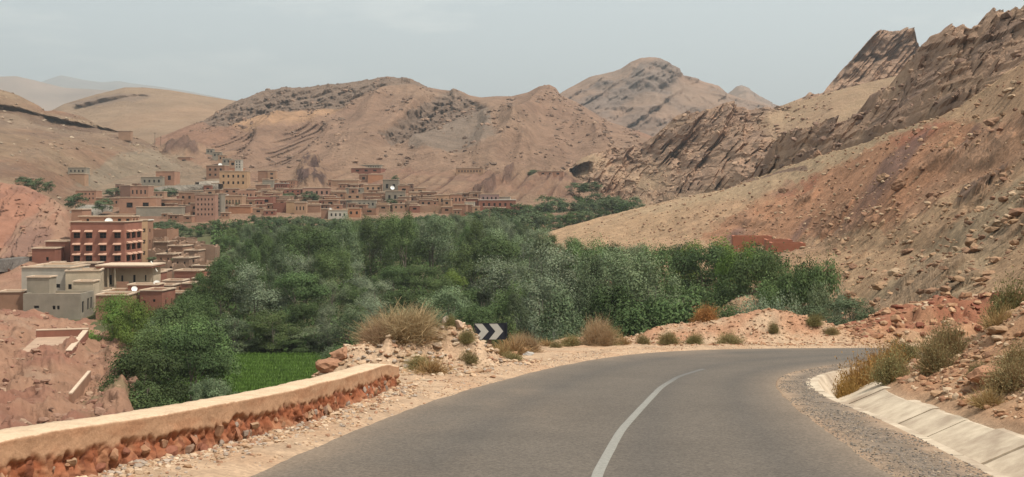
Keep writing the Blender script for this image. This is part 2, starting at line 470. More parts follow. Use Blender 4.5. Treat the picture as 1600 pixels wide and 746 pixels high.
DK = [(870,165),(905,150),(933,133),(975,126),(1000,100),(1040,95),(1056,110),(1054,126),(1046,148),(1007,187),(956,187),(900,180)]
def d_peak(X, Y, Z, PX, RW, T):
    e = .1 + .9 * sstep(1.0, .93, T)
    n = fbm(X * .004, Y * .003, Z * .004 + 7, 6) * 30
    g = ridged((X + .4 * Z) * .006, Y * .001, 2.3, 4) * 60
    m = mask(PX, RW, DK, 7) * sstep(-.35, .1, fbm(X * .01, Y * .01, Z * .012, 4))
    m = np.maximum(m, .6 * sstep(.12, .3, fbm(X * .006 + 3, Y * .01, Z * .006, 5)))
    s = (blocks(X, Y, Z, 32, 18, 45, 4) * 26 + blocks(X, Y, Z, 32, 8, 18, 6) * 12 + (ridged(X * .016, Y * .01, Z * .018, 5) - .5) * 36) * (.25 + .75 * m)
    return 0 * X, -(n + g) * e - s * (.2 + .8 * e), n * .2 * e + s * .12, m
def c_peak(X, Y, Z, PX, RW, T, m):
    o = base(X.shape, (.30, .205, .15))
    o = mixc(o, .6 * sstep(-.1, .3, fbm(X * .004, 1.0, Z * .006, 5)), (.26, .2, .155))
    return mixc(o, m * .8, (.19, .155, .135))
sheet("distant_cone", m_mtn_far, [[(1080,230,1900),(1280,240,1900)], [(1080,185,2500),(1120,160,2500),(1135,148,2500),(1150,136,2500),(1160,133,2500),(1170,138,2500),(1180,148,2500),(1200,160,2500),(1225,172,2500),(1280,200,2500)]],
      1080, 1280, 2, [50], d_peak, c_peak)
sheet("peak", m_mtn_far, [[(820,320,1050),(1300,320,1050)], [(820,240,1250),(1300,235,1250)],
      [(820,190,1650),(850,166,1650),(872,149,1650),(885,141,1650),(920,122,1650),(935,117,1650),(955,113,1650),(970,108,1650),(985,98,1650),(1000,92,1650),(1015,90,1650),(1030,92,1650),(1042,96,1650),(1052,106,1650),(1060,117,1650),(1080,123,1650),(1100,129,1650),(1122,134,1650),(1135,146,1650),(1160,156,1650),(1200,165,1650),(1300,200,1650)]],
      820, 1300, 1.8, [30, 100], d_peak, c_peak)

# the terraced village hill; villageY gives the distance of the ground seen at a row
def villageY(row):
    return np.interp(row, [225, 250, 262, 275, 300, 325, 345, 352], [760, 690, 650, 590, 520, 460, 420, 405])
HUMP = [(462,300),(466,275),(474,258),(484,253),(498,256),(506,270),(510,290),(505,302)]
def d_vill(X, Y, Z, PX, RW, T):
    n = fbm(X * .02, Y * .02, Z * .02 + 3, 5) * 2.2
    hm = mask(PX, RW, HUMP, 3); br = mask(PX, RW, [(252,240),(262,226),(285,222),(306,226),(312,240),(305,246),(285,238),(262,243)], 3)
    s = (ridged(X * .09, Y * .02, 3.0, 4) - .5) * 9 * np.maximum(hm, br) + 9 * blur2(hm, 4) + 4 * blur2(br, 4)
    W = Y * .11
    rm = sstep(560, 640, PX) * sstep(312, 304, RW) * sstep(-.35, .1, perlin(X * .03, 1.0, Z * .04))
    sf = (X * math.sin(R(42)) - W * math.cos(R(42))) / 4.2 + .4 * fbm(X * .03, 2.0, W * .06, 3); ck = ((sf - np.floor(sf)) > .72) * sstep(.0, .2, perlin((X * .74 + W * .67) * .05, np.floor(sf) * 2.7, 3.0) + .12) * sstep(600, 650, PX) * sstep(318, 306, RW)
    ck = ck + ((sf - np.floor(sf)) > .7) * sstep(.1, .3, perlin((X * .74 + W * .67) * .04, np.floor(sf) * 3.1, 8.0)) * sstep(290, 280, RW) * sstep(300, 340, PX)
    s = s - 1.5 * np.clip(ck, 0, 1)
    s = s + (strata(X, 0, W, 42, 5.5, .35, 5) + .1) * 5 * rm + blocks(X, 0, W, 42, 3, 8, 5) * 2 * rm + (strata(X, 0, W, 36, 6, .4, 8) + .1) * 3 * sstep(285, 270, RW)
    rocks = mask(PX, RW, [(735,306),(745,296),(762,288),(772,282),(775,296),(770,305)], 3) + mask(PX, RW, [(784,286),(790,272),(800,262),(803,270),(796,286)], 2)
    s = s + rocks * (ridged(X * .12, Y * .05, 1.0, 3) * 4 + 0)
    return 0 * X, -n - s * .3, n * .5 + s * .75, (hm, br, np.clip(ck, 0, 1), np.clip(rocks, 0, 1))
def c_vill(X, Y, Z, PX, RW, T, aux):
    hm, br, ck, rk = aux
    o = base(X.shape, (.33, .22, .15))
    o = mixc(o, .75 * sstep(.05, .25, fbm(X * .04, Y * .02, 5.0, 5)) * sstep(500, 560, PX) * sstep(305, 290, RW), (.25, .15, .11))
    o = mixc(o, .9 * ck, (.15, .09, .07))  # crack shade painted dark where the bed undersides drop
    o = mixc(o, .6 * sstep(0, .4, fbm(X * .02, Y * .01, Z * .03, 4)), (.30, .175, .125))
    o = mixc(o, .7 * mask(PX, RW, [(100,290),(190,225),(290,250),(345,280),(345,300),(232,300),(100,310)], 6), (.29, .235, .17))
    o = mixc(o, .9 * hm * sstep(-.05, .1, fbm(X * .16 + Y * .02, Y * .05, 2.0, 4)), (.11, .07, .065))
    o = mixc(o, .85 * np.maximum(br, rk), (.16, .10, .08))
    return o
vl = [[(80,r,villageY(r)),(890,r,villageY(r)),(960,r*.5+172,villageY(r)),(1060,345+(r-300)*.05,villageY(r))] for r in (352, 325, 300, 275)]
vl.append([(80,262,650),(200,262,650),(880,264,650),(960,305,650),(1060,342,650)])
vl.append([(80,250,700),(240,228,700),(290,222,700),(330,232,700),(420,250,700),(650,252,700),(760,262,690),(870,268,680),(930,290,680),(1060,341,680)])
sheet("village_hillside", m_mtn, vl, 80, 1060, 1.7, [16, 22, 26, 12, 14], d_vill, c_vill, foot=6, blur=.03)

# left hillside; the shade under its overhanging ledge is painted in
LEDGE_SHADE = [(-60,160),(0,165),(27,169),(80,183),(134,195),(187,204),(187,209),(139,207),(80,198),(48,190),(27,177),(-60,172)]
def d_left(X, Y, Z, PX, RW, T):
    e = .15 + .85 * sstep(1.0, .92, T)
    n = fbm(X * .02, Y * .014, Z * .02 + 3, 6) * 5
    g = ridged((X - .5 * Z) * .03, Y * .01, 2.3, 3) * 3
    m = mask(PX, RW, LEDGE_SHADE, 2.0, .08)
    up = sstep(.0, 1, mask(PX, RW, [(-60,146),(0,150),(27,160),(80,176),(134,190),(187,200),(187,204),(134,195),(80,183),(27,169),(0,165),(-60,160)], 2.0, .08))
    m2 = sstep(.14, .3, fbm(X * .03 + 5, Y * .02, Z * .04, 4))
    s = strata(X, Y, Z, -12, 5, .8, 4) * 2.4 * (.4 + .6 * m2)
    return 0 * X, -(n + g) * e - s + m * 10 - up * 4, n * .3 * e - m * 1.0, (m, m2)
def c_left(X, Y, Z, PX, RW, T, aux):
    m, m2 = aux
    o = base(X.shape, (.30, .21, .14))
    o = mixc(o, .8 * sstep(-.05, .3, fbm(X * .012, Y * .01, Z * .02 + 4, 5)), (.28, .165, .11))
    o = mixc(o, .55 * sstep(.05, .25, fbm(X * .03 + 40, Y * .02, Z * .06 + 4, 5)), (.22, .15, .115))
    o = mixc(o, .35 * sstep(.1, .3, fbm(X * .05 + 90, Y * .02, Z * .08 + 4, 5)), (.40, .31, .21))
    o = mixc(o, .6 * sstep(.05, .3, fbm(X * .02, Y * .01, Z * .03 + 9, 5)), (.28, .21, .155))
    o = mixc(o, .8 * mask(PX, RW, [(190,240),(260,235),(300,262),(345,290),(330,320),(200,320),(120,290)], 7), (.27, .225, .165))
    o = mixc(o, .3 * m2, (.2, .14, .11))
    return mixc(o, m * .6, (.17, .11, .08))  # overhang shade put into the colour of the recessed band
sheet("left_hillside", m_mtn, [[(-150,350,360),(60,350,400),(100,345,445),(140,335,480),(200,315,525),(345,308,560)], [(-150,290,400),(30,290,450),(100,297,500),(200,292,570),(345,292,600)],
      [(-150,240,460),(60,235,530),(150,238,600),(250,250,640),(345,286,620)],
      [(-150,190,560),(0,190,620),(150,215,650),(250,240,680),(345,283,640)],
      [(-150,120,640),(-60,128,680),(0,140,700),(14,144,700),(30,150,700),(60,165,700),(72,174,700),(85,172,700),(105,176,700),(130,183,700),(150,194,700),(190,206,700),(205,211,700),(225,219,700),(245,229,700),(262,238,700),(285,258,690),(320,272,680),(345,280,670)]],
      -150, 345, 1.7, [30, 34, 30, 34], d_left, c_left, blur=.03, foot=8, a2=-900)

# the bank the hotel stands on, with the red cliff at its left
def d_bank(X, Y, Z, PX, RW, T):
    n = fbm(X * .06, Y * .05, Z * .06 + 3, 5) * 1.2
    cl = mask(PX, RW, [(-150,282),(0,282),(60,300),(104,322),(108,402),(50,402),(-150,405)], 5, .05)
    s = (ridged((X * .8 + .3 * Z) * .16 , Y * .05, Z * .03 + 1, 4) * 3 + blocks(X, Y, Z, -62, 3.0, 16, 2) * 4 + blocks(X, Y, Z, -66, 1.3, 7, 7) * 2) * cl
    return 0 * X, -n - s, n * .4 + .0 * X, cl
def c_bank(X, Y, Z, PX, RW, T, cl):
    o = base(X.shape, (.32, .20, .14))
    o = mixc(o, .6 * sstep(-.1, .3, fbm(X * .04, Y * .04, Z * .04, 4)), (.30, .15, .11))
    o = mixc(o, cl * .9, (.32, .205, .145))
    red = sstep(-.05, .12, fbm(X * .11 + Z * .05, Y * .02, Z * .02 + 2, 4)) * cl
    o = mixc(o, red * .5, (.32, .13, .085))
    return mixc(o, .7 * cl * sstep(.05, .3, fbm(X * .09 + Z * .03 + 4, Y * .03, Z * .03 + 2, 4)), (.2, .12, .10))
sheet("hotel_bank", m_rock, [[(-150,530,190),(145,530,190),(230,510,215),(300,495,235),(370,470,250),(440,450,260)],
      [(-150,440,235),(30,430,235),(110,425,248),(230,450,250),(300,450,258),(370,440,270),(440,440,270)],
      [(-150,408,250),(50,404,250),(110,412,258),(230,412,270),(300,415,285),(370,428,285),(440,440,285)],
      [(-150,260,300),(-40,276,298),(0,284,295),(40,291,292),(60,300,290),(85,312,290),(104,326,288),(112,345,288),(130,358,290),(230,378,295),(260,388,297),(340,412,300),(440,438,300)]],
      -150, 440, 1.7, [34, 18, 74], d_bank, c_bank, foot=6, blur=.03, a2=-900)

# the red promontory below the grey house
def d_prom(X, Y, Z, PX, RW, T):
    edge = lin([(480, 205, 0), (505, 200, 0), (530, 213, 0), (560, 205, 0), (600, 195, 0), (640, 205, 0), (700, 230, 0)], RW, 1)
    w = sstep(0, 60, PX - edge)
    n = fbm(X * .12, Y * .1, Z * .12 + 3, 6) * 2.2
    g = ridged((X + .35 * Y) * .13, Y * .04, 1.0, 4) * 3.2 * (.4 + .6 * sstep(500, 560, RW)) + ridged(X * .5, Y * .3, 4.0, 4) * .7
    st = strata(X, Y, Z, 25, 1.6, 1.2, 2) * .5 + blocks(X, Y, Z, 25, 1.4, 2.5, 3) * .9 * sstep(-.1, .2, fbm(X * .1, Y * .1, 3.0, 3))
    tr = sstep(.3, .9, mask(PX, RW, [(50,510),(125,512),(132,530),(118,560),(40,556)], 2))
    return 0 * X, -(g * .5 + st) * (1 - tr), (n + g - 1.8) * (1 - tr) - w * 9, (w, tr)
def c_prom(X, Y, Z, PX, RW, T, aux):
    o = base(X.shape, (.335, .20, .135))
    o = mixc(o, .8 * sstep(-.1, .25, fbm(X * .07, Y * .05, Z * .07 + 4, 5)), (.29, .14, .10))
    o = mixc(o, .6 * sstep(.1, .3, fbm(X * .1, Y * .07, Z * .1 + 14, 5)), (.36, .26, .19))
    return mixc(o, .5 * sstep(.18, .35, fbm(X * .2, Y * .15, 7.0, 4)) * sstep(110, 170, PX), (.16, .17, .09))
sheet("promontory", m_rock, [[(-200,760,58),(300,740,60)], [(-200,690,72),(300,680,75)], [(-200,640,88),(300,640,95)], [(-200,590,108),(300,600,115)],
      [(-200,540,135),(300,560,145)], [(-200,500,165),(30,505,165),(150,510,180),(300,525,180)], [(-200,470,190),(0,478,190),(40,485,192),(110,492,196),(150,500,200),(175,505,200),(300,510,205)]],
      -200, 300, 1.7, [14, 26, 26, 28, 26, 16], d_prom, c_prom, foot=10, blur=.03, a2=-900)

# ------------------------------------------------------------------ right hand side: rock ridges and the scree slope
def d_outcrop(X, Y, Z, PX, RW, T):
    s = strata(X, Y, Z, 47, 6, .3, 2) * 4 + blocks(X, Y, Z, 47, 6, 26, 9) * 9 + (ridged(X * .05, Y * .05, Z * .05, 4) - .6) * 7
    s2 = blocks(X, Y, Z, 47, 2.4, 9, 7) * 5
    m = sstep(150, 128, RW + 6 * perlin(PX * .06, 1.0, 2.0) + (PX - 1330) * .10 - 4)
    m = np.maximum(m, sstep(1325, 1290, PX) * sstep(165, 150, RW))
    e = .3 + .7 * sstep(1.0, .93, T)
    return 0 * X, -(s + s2) * m, (s + s2) * .2 * m * e, (m, s)
def c_rockridge(X, Y, Z, PX, RW, T, aux):
    m, s = aux
    o = base(X.shape, (.35, .255, .165))
    o = mixc(o, .5 * sstep(-.1, .3, fbm(X * .03, Y * .03, Z * .03, 5)), (.33, .225, .15))
    r = base(X.shape, (.40, .272, .19))
    r = mixc(r, .5 * sstep(-.2, .3, fbm(X * .04, Y * .04, Z * .04 + 8, 5)), (.26, .18, .14))
    r = mixc(r, .5 * sstep(.1, .4, fbm(X * .07, Y * .04, Z * .09 + 3, 5)), (.38, .255, .17))
    return o * (1 - m[..., None]) + r * m[..., None]
m_ridge_far = terrain_mat("ridge_rock_far", .12, .8, 1.6, .78, 1.18, .35)
sheet("far_outcrop", m_ridge_far, [[(1180,235,580),(1500,215,570)], [(1180,190,630),(1240,178,640),(1300,162,670),(1400,140,690),(1500,120,690)],
      [(1180,182,690),(1215,168,690),(1240,158,690),(1256,152,690),(1263,145,690),(1272,149,690),(1286,146,690),(1300,130,700),(1315,112,700),(1330,95,700),(1345,76,700),(1358,60,700),(1366,52,700),(1378,46,700),(1392,48,700),(1402,51,700),(1412,45,700),(1424,45,700),(1429,50,700),(1428,62,700),(1434,72,700),(1440,80,700),(1450,90,700),(1500,100,700)]],
      1180, 1500, 1.5, [38, 80], d_outcrop, c_rockridge, smooth=False)

def d_ridge(X, Y, Z, PX, RW, T):
    e = .35 + .65 * sstep(1.0, .92, T)
    ang = 52
    s = strata(X, Y, Z, ang, 7.0, .35, 4) * 4 + blocks(X, Y, Z, ang, 5.0, 8, 4) * 7 + blocks(X, Y, Z, ang, 2.2, 3.4, 14) * 4 + blocks(X, Y, Z, ang, 12, 20, 24) * 12 + (ridged(X * .08, Y * .03, Z * .08, 3) - .6) * 5
    s = s + (ridged(X * .03, Y * .03, Z * .03, 5) - .6) * 9
    big = (sstep(-.1, .35, perlin(X * .014 + Z * .01, Y * .01 + 4, Z * .02)) - .5) * 12
    m = np.clip(sstep(-.45, .05, fbm(X * .02, 2.0, Z * .035, 4) + .18 * sstep(1000, 1100, PX)), .06, 1)
    sd_ = blur2(mask(PX, RW, [(1190,178),(1225,168),(1290,135),(1460,90),(1460,220),(1340,215),(1225,225),(1205,225)], 9, .03))
    m = m * (1 - .97 * sd_) * sstep(.03, .25, T)
    cave = mask(PX, RW, [(889,282),(893,262),(906,254),(924,252),(926,264),(914,275),(900,284)], 3)
    return 0 * X, -(s + big) * m + 16 * cave, s * .30 * m * e - .5, (m * (1 - .6 * cave), s)
sheet("rock_ridge", m_ridge_far, [[(740,345,590),(860,335,560),(1020,325,520),(1150,310,440),(1450,280,380)], [(740,330,610),(800,318,600),(860,300,580),(1000,285,560),(1150,250,490),(1300,225,420),(1450,200,400)],
      [(740,320,630),(790,312,628),(830,300,626),(860,284,625),(880,268,624),(895,256,624),(912,244,623),(935,236,622),(960,228,621),(985,228,620),(1005,222,618),(1020,212,612),(1030,204,608),(1042,192,603),(1055,180,598),(1072,174,591),(1090,176,584),(1110,168,577),(1128,160,571),(1145,157,566),(1160,163,562),(1185,166,554),(1200,165,550),(1225,166,542),(1235,163,539),(1300,142,520),(1370,124,506),(1425,112,495),(1450,112,490)]],
      740, 1450, 1.5, [44, 100], d_ridge, c_rockridge, foot=15, smooth=False)

def c_main(*a):
    o = c_rockridge(*a); X, Y, Z = a[:3]
    o = mixc(o, .5 * sstep(.0, .25, fbm(X * .09, Y * .05, Z * .07 + 13, 5)), (.42, .30, .205))
    return mixc(o, .55 * sstep(.12, .3, fbm((X - .7 * Z) * .16, Y * .05, (Z + .7 * X) * .04 + 33, 4)), (.17, .12, .10))
def d_main(X, Y, Z, PX, RW, T):
    e = .3 + .7 * sstep(1.0, .9, T)
    s = strata(X, Y, Z, 56, 4.2, .3, 4) * 2 + blocks(X, Y, Z, 56, 5.0, 9, 4) * 10 + blocks(X, Y, Z, 56, 11, 18, 44) * 7 + blocks(X, Y, Z, 56, 1.8, 3, 24) * 3.2 + blocks(X, Y, Z, 56, .8, 1.4, 34) * 1.1
    s = s + (ridged(X * .07, Y * .06, Z * .05, 5) - .6) * 5
    big = (sstep(-.2, .35, perlin(X * .03, Y * .02 + 4, Z * .035)) - .5) * 6
    m = np.clip(sstep(-.8, -.3, fbm(X * .03, 2.0, Z * .04, 4)), .4, 1)
    cave = mask(PX, RW, [(1499,160),(1505,128),(1516,118),(1534,124),(1540,150),(1520,165),(1503,174)], 2.5)
    m = m * sstep(.02, .22, T)
    c2 = mask(PX, RW, [(1215,248),(1222,222),(1235,206),(1250,204),(1252,215),(1238,238),(1225,252)], 3)
    sp = np.maximum(0, perlin(X * .16 , 3.0, 1.0)) * 4 * sstep(.85, 1, T)
    return 0 * X, -(s + big) * m + 6 * cave + 4 * c2, (s * .42 * m) * e + sp - .3, (np.clip(m + .5, 0, 1) * (1 - .25 * cave), s)
sheet("main_ridge", m_rock, [[(1180, 320, 340), (1250, 285, 294), (1300, 270, 274), (1400, 235, 229), (1500, 200, 199), (1600, 140, 181), (1800, 60, 158)],
      [(1180, 279, 345), (1200, 272, 333), (1250, 250, 299), (1300, 234, 279), (1350, 216, 254), (1400, 198, 234), (1450, 182, 214), (1500, 160, 204), (1545, 130, 198), (1600, 97, 186), (1800, 12, 163)],
      [(1180, 277, 354), (1198, 262, 343), (1206, 236, 338), (1214, 222, 334), (1228, 206, 327), (1245, 199, 318), (1262, 201, 312), (1285, 190, 306), (1310, 191, 299), (1340, 184, 289), (1355, 170, 284), (1366, 158, 281), (1380, 146, 278), (1395, 132, 274), (1408, 122, 271), (1420, 106, 268), (1428, 98, 266), (1434, 84, 264), (1445, 76, 261), (1452, 62, 260), (1461, 58, 259), (1470, 48, 259), (1480, 44, 257), (1488, 36, 255), (1497, 30, 253), (1504, 36, 252), (1512, 33, 251), (1520, 45, 250), (1526, 38, 249), (1534, 40, 248), (1541, 26, 247), (1550, 16, 245), (1556, 12, 244), (1562, 5, 243), (1568, 20, 241), (1574, 14, 240), (1582, 24, 238), (1590, 10, 237), (1600, 4, 235), (1612, 8, 233), (1650, -18, 228), (1720, -30, 219), (1800, -90, 212)]],
      1180, 1800, 1.5, [16, 130], d_main, c_main, foot=8, smooth=False, b2=2700)

RED1 = [(1460,192),(1500,190),(1545,200),(1480,270),(1440,300),(1400,350),(1330,372),(1262,378),(1140,384),(1090,372),(1180,318),(1290,268),(1380,222)]
RED2 = [(1550,190),(1640,160),(1640,240),(1560,265),(1500,290),(1440,330),(1400,350),(1430,300),(1490,250)]
GREEN = [(1640,255),(1640,350),(1540,420),(1450,500),(1370,510),(1340,480),(1440,400),(1520,320)]
def d_scree(X, Y, Z, PX, RW, T):
    n = fbm(X * .02, Y * .016, Z * .02 + 3, 5) * 3.5 * sstep(1.0, .9, T)
    g = ridged((X - .3 * Y) * .035, Y * .01, 2.0, 4) * 2.0 * sstep(1000, 1200, PX)
    n2 = fbm(X * .25, Y * .25, Z * .25, 4) * .55
    rk = sstep(.16, .34, fbm(X * .05 + 3, Y * .04, Z * .06, 4)) * sstep(1000, 1250, PX)
    s = rk * (ridged(X * .3, Y * .3, Z * .3, 4) * 1.5 + 1.0)
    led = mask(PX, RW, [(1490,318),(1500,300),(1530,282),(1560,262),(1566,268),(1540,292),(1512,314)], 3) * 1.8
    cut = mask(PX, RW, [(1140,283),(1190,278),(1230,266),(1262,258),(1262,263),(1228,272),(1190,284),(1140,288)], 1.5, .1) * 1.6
    near = sstep(1290, 1400, PX) * sstep(455, 490, RW)
    return 0 * X, -(s + led) * .7 + cut, n + g + n2 + (s + led) * .6 - 1.2 - near * 1.0, (rk, led, cut)
def c_scree(X, Y, Z, PX, RW, T, aux):
    rk, led, cut = aux
    o = base(X.shape, (.36, .25, .155))
    o = mixc(o, .5 * sstep(-.1, .35, fbm(X * .02, Y * .02, Z * .03, 5)), (.36, .235, .15))
    o = mixc(o, mask(PX, RW, [(1250,240),(1400,190),(1460,190),(1300,262),(1180,310),(1000,330),(900,350),(1100,295)], 8, .03) * .6, (.33, .26, .17))
    o = mixc(o, mask(PX, RW, RED1, 12, .03) * .75, (.34, .17, .098))
    st = sstep(0, .25, fbm((X - .5 * Y) * .03, (Y + X) * .006, Z * .04 + 4, 5))
    o = mixc(o, mask(PX, RW, RED1, 12, .03) * st * .7, (.30, .115, .07))
    dk = sstep(.58, .8, ridged((X - .55 * Y) * .05 + .3 * fbm(X * .03, Y * .03, 1.0, 3), (X + Y) * .004, 3.0, 3)) * sstep(0, .25, fbm(X * .03, Y * .02, 9.0, 4) + .1)
    o = mixc(o, mask(PX, RW, RED1, 12, .03) * dk * .8, (.16, .10, .085))
    o = mixc(o, mask(PX, RW, RED2, 14, .03) * .75, (.33, .19, .12))
    o = mixc(o, mask(PX, RW, GREEN, 12, .03) * .5, (.27, .235, .16))
    o = mixc(o, sstep(.1, .35, fbm(X * .06, Y * .06, Z * .06 + 9, 5)) * sstep(1350, 1500, PX) * sstep(350, 430, RW) * .6, (.34, .16, .09))
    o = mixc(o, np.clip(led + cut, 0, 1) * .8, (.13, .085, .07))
    return mixc(o, rk * .45, (.24, .16, .11))
sheet("scree_slope", m_scree, [[(800,440,300),(900,440,240),(1150,520,120),(1270,540,100),(1330,560,85),(1400,560,66),(1500,545,52),(1600,540,46),(1800,530,44)],
      [(800,380,345),(900,385,290),(1000,398,230),(1150,425,175),(1240,440,148),(1270,468,130),(1310,485,116),(1345,498,104),(1400,500,86),(1500,488,64),(1600,470,55),(1800,450,50)],
      [(800,376,350),(900,365,325),(1000,365,290),(1150,375,225),(1270,395,185),(1350,405,150),(1500,405,100),(1600,390,80),(1800,360,75)],
      [(800,374,352),(840,366,352),(900,352,345),(1000,340,320),(1150,325,270),(1270,310,225),(1400,290,170),(1500,270,145),(1600,250,120),(1800,200,110)],
      [(800,372,356),(835,365,358),(870,353,360),(900,344,362),(950,331,364),(1000,319,366),(1050,308,366),(1100,298,362),(1150,286,350),(1200,272,325),(1250,252,290),(1300,236,270),(1350,219,245),(1400,202,225),(1450,186,205),(1500,165,195),(1545,135,188),(1600,100,176),(1800,15,155)]],
      800, 1800, 1.5, [20, 46, 70, 60], d_scree, c_scree, foot=12, blur=.03, b2=2700)

# ------------------------------------------------------------------ valley floor and the wide ground
def floorz(Y):
    return np.interp(Y, [0, 60, 140, 200, 300, 400, 520, 700, 3000], [-26, -25, -23.5, -21.8, -17, -11.5, -9, -8, -8])
gy = np.concatenate([np.linspace(40, 700, 140), np.geomspace(720, 16000, 24)])
gx = np.concatenate([-np.geomspace(420, 12000, 14)[::-1], np.linspace(-400, 400, 120), np.geomspace(420, 12000, 14)])
gy = np.concatenate([[-12000, -3000, -600, -150, -40, 0, 20], gy])
GX, GY = np.meshgrid(gx, gy)
GZ = floorz(GY) + fbm(GX * .03, GY * .03, 1.0, 4) * .8 - np.where(GY > 720, 22, 0)
gc = base(GX.shape, (.09, .095, .045)); gc = mixc(gc, sstep(500, 900, np.abs(GX) + GY * .2), (.32, .22, .15))
m_ground = terrain_mat("valley_ground", .2, .4, .4)
tag(arr_mesh("ground", np.stack([GX, GY, GZ], -1), gridq(*GX.shape), m_ground, True, gc), kind='structure')

# ------------------------------------------------------------------ the road and its verges
def plane(Y):
    Y = np.asarray(Y, float)
    return -1.95 - .086 * np.clip(Y, -30, 48) - .04 * (np.clip(Y, 48, 90) - 48)
OUTER = [(-4.3,-12),(-3.9,-2),(-3.6,5),(-2.85,11.9),(-2.05,17.5),(-1.23,21.6),(-.32,25.1),(.83,29.2),(2.5,33.8),(4.3,37.3),(6.7,39.6),(9.3,40.6),(12.5,40.9),(16,41.6),(22,44),(32,50)]
INNER = [(3.0,-12),(3.4,-2),(3.8,5),(4.02,11.9),(4.3,14.2),(4.72,18),(5.15,21.3),(5.75,24.6),(6.7,27.6),(8.6,30.8),(10.6,32.8),(13,34.2),(18,36.2),(26,40.5),(34,46)]
def smooth_poly(p, n=220):
    p = np.array(p, float); d = np.r_[0, np.cumsum(np.linalg.norm(np.diff(p, axis=0), axis=1))]
    q = np.linspace(0, d[-1], n); a = np.stack([np.interp(q, d, p[:, i]) for i in (0, 1)], 1)
    for _ in range(14): a[1:-1] = .25 * a[:-2] + .5 * a[1:-1] + .25 * a[2:]
    return a
OUT_, INN_ = smooth_poly(OUTER), smooth_poly(INNER)
def sdist(X, Y, pl):
    """distance to the line, positive on its left"""
    best = np.full(X.shape, 1e9); sg = np.ones(X.shape)
    pl = pl[::2]
    for (x0, y0), (x1, y1) in zip(pl[:-1], pl[1:]):
        ex, ey = x1 - x0, y1 - y0; t = np.clip(((X - x0) * ex + (Y - y0) * ey) / (ex * ex + ey * ey), 0, 1)
        dx, dy = X - x0 - t * ex, Y - y0 - t * ey; d = dx * dx + dy * dy
        u = d < best; best = np.where(u, d, best); sg = np.where(u, np.sign(ex * dy - ey * dx), sg)
    return np.sqrt(best) * sg

MOUNDS = [(-1.5,29.8,.98,.75,1.2),(-.7,29.4,.3,.6,.9),(-2.7,28.9,.70,1.0,1.3),(-3.8,28.2,.42,.9,1.3),(-4.7,27.2,.3,.8,1.2),
          (5.2,45.5,.15,1.6,1.3),(5.9,45.6,.25,1.3,1.3),(7.4,45.6,.5,1.6,1.5),(9.2,45.8,.62,1.5,1.5),(10.9,45.6,1.05,1.5,1.6),(12.5,45.4,.45,1.1,1.5),(2.4,43,.2,2.5,1.5)]
def ditch_shift(Y): return .36 * sstep(16, 23, np.asarray(Y, float))
def ground_h(X, Y, detail=True):
    dl, dr = sdist(X, Y, OUT_), -sdist(X, Y, INN_)
    z = plane(Y) - .05
    wr = sstep(11.5, 19, X) * sstep(38, 41, Y)
    z = z + np.where(dl > 0, .035 * np.minimum(dl, 1.5) + sstep(0, .5, dl) * .06, 0)
    # drop into the valley on the left
    st = np.interp(Y, [0, 12, 20, 24, 28, 33, 38, 44], [3.2, 2.6, 2.3, 2.6, 4.6, 4.6, 5.0, 5.6]) + 1.3 * sstep(5, 9, X) * (Y > 36)
    z = z - np.maximum(0, dl - st) * .78 * (1 - wr)
    for mx, my, h, rx, ry in MOUNDS:
        z = z + h * np.exp(-((X - mx) / rx) ** 2 - ((Y - my) / ry) ** 2)
    jn = fbm(X * .5, Y * .5, 21.0, 4) * 1.5 if detail else 0
    rise = sstep(1.6, 5.5, dl) * .35 + sstep(2.5, 2.9, dl + jn) * .5 + sstep(4.6, 5.1, dl + jn * 1.4) * .6 - .22 * np.maximum(dl - 7, 0)
    z = z + rise * wr
    # ditch and bank on the right
    dr0 = dr; dr = np.where(dr > 0, dr + ditch_shift(Y), dr)
    d = dr - 2.62
    bank = .05 * sstep(0, .3, d) + .42 * np.clip(d, 0, 1.4) + .62 * np.clip(d - 1.4, 0, 3.2) + .28 * np.maximum(d - 4.6, 0)
    z = z + np.where(dr > 0, bank, 0)
    z = z - sstep(1.15, 1.35, dr) * sstep(2.62, 2.2, dr) * .75 * sstep(10.5, 8.5, X) + .055 * sstep(0, .4, dr) * sstep(1.2, 1.08, dr)
    dr = dr0
    if detail:
        off = np.clip(np.maximum(dl - .15, dr - .15), 0, 1.5) / 1.5
        inditch = sstep(.9, 1.1, dr + ditch_shift(Y)) * sstep(2.8, 2.6, dr + ditch_shift(Y))
        z = z + off * (1 - inditch) * (fbm(X * .9, Y * .9, 1.0, 4) * .10 + ridged(X * 2.2, Y * 2.2, 4.0, 4) * .07 - .05)
        z = z + sstep(2.9, 5, dr) * (ridged(X * .6, Y * .6, 8.0, 5) * .45 - .25)
        mm = 0
        for mx, my, h, rx, ry in MOUNDS: mm = mm + np.exp(-((X - mx) / (rx * 1.2)) ** 2 - ((Y - my) / (ry * 1.2)) ** 2)
        z = z + np.clip(mm, 0, 1) * (ridged(X * 1.6, Y * 1.6, 2.0, 5) * .32 - .2) * np.where(Y > 36, .6, 1)
        z = z + wr * sstep(1.8, 3.6, dl) * (ridged(X * .35, Y * .35, Y * .1, 5) * .9 - .5)
    return z, dl, dr
U = np.concatenate([np.arange(-3600, -420, 36), np.arange(-420, 2100, 3.2), np.arange(2100, 4700, 26)]); yy = np.concatenate([np.geomspace(4.0, 34, 300), np.linspace(34.1, 72, 210)])
Yg, Ug = np.meshgrid(yy, U, indexing='ij'); Xg = (Ug - CX) / F * Yg
Zg, dlg, drg = ground_h(Xg, Yg)
cg = base(Xg.shape, (.46, .34, .235))
cg = mixc(cg, .55 * sstep(-.05, .35, fbm(Xg * .5, Yg * .5, 3.0, 5)), (.42, .27, .17))
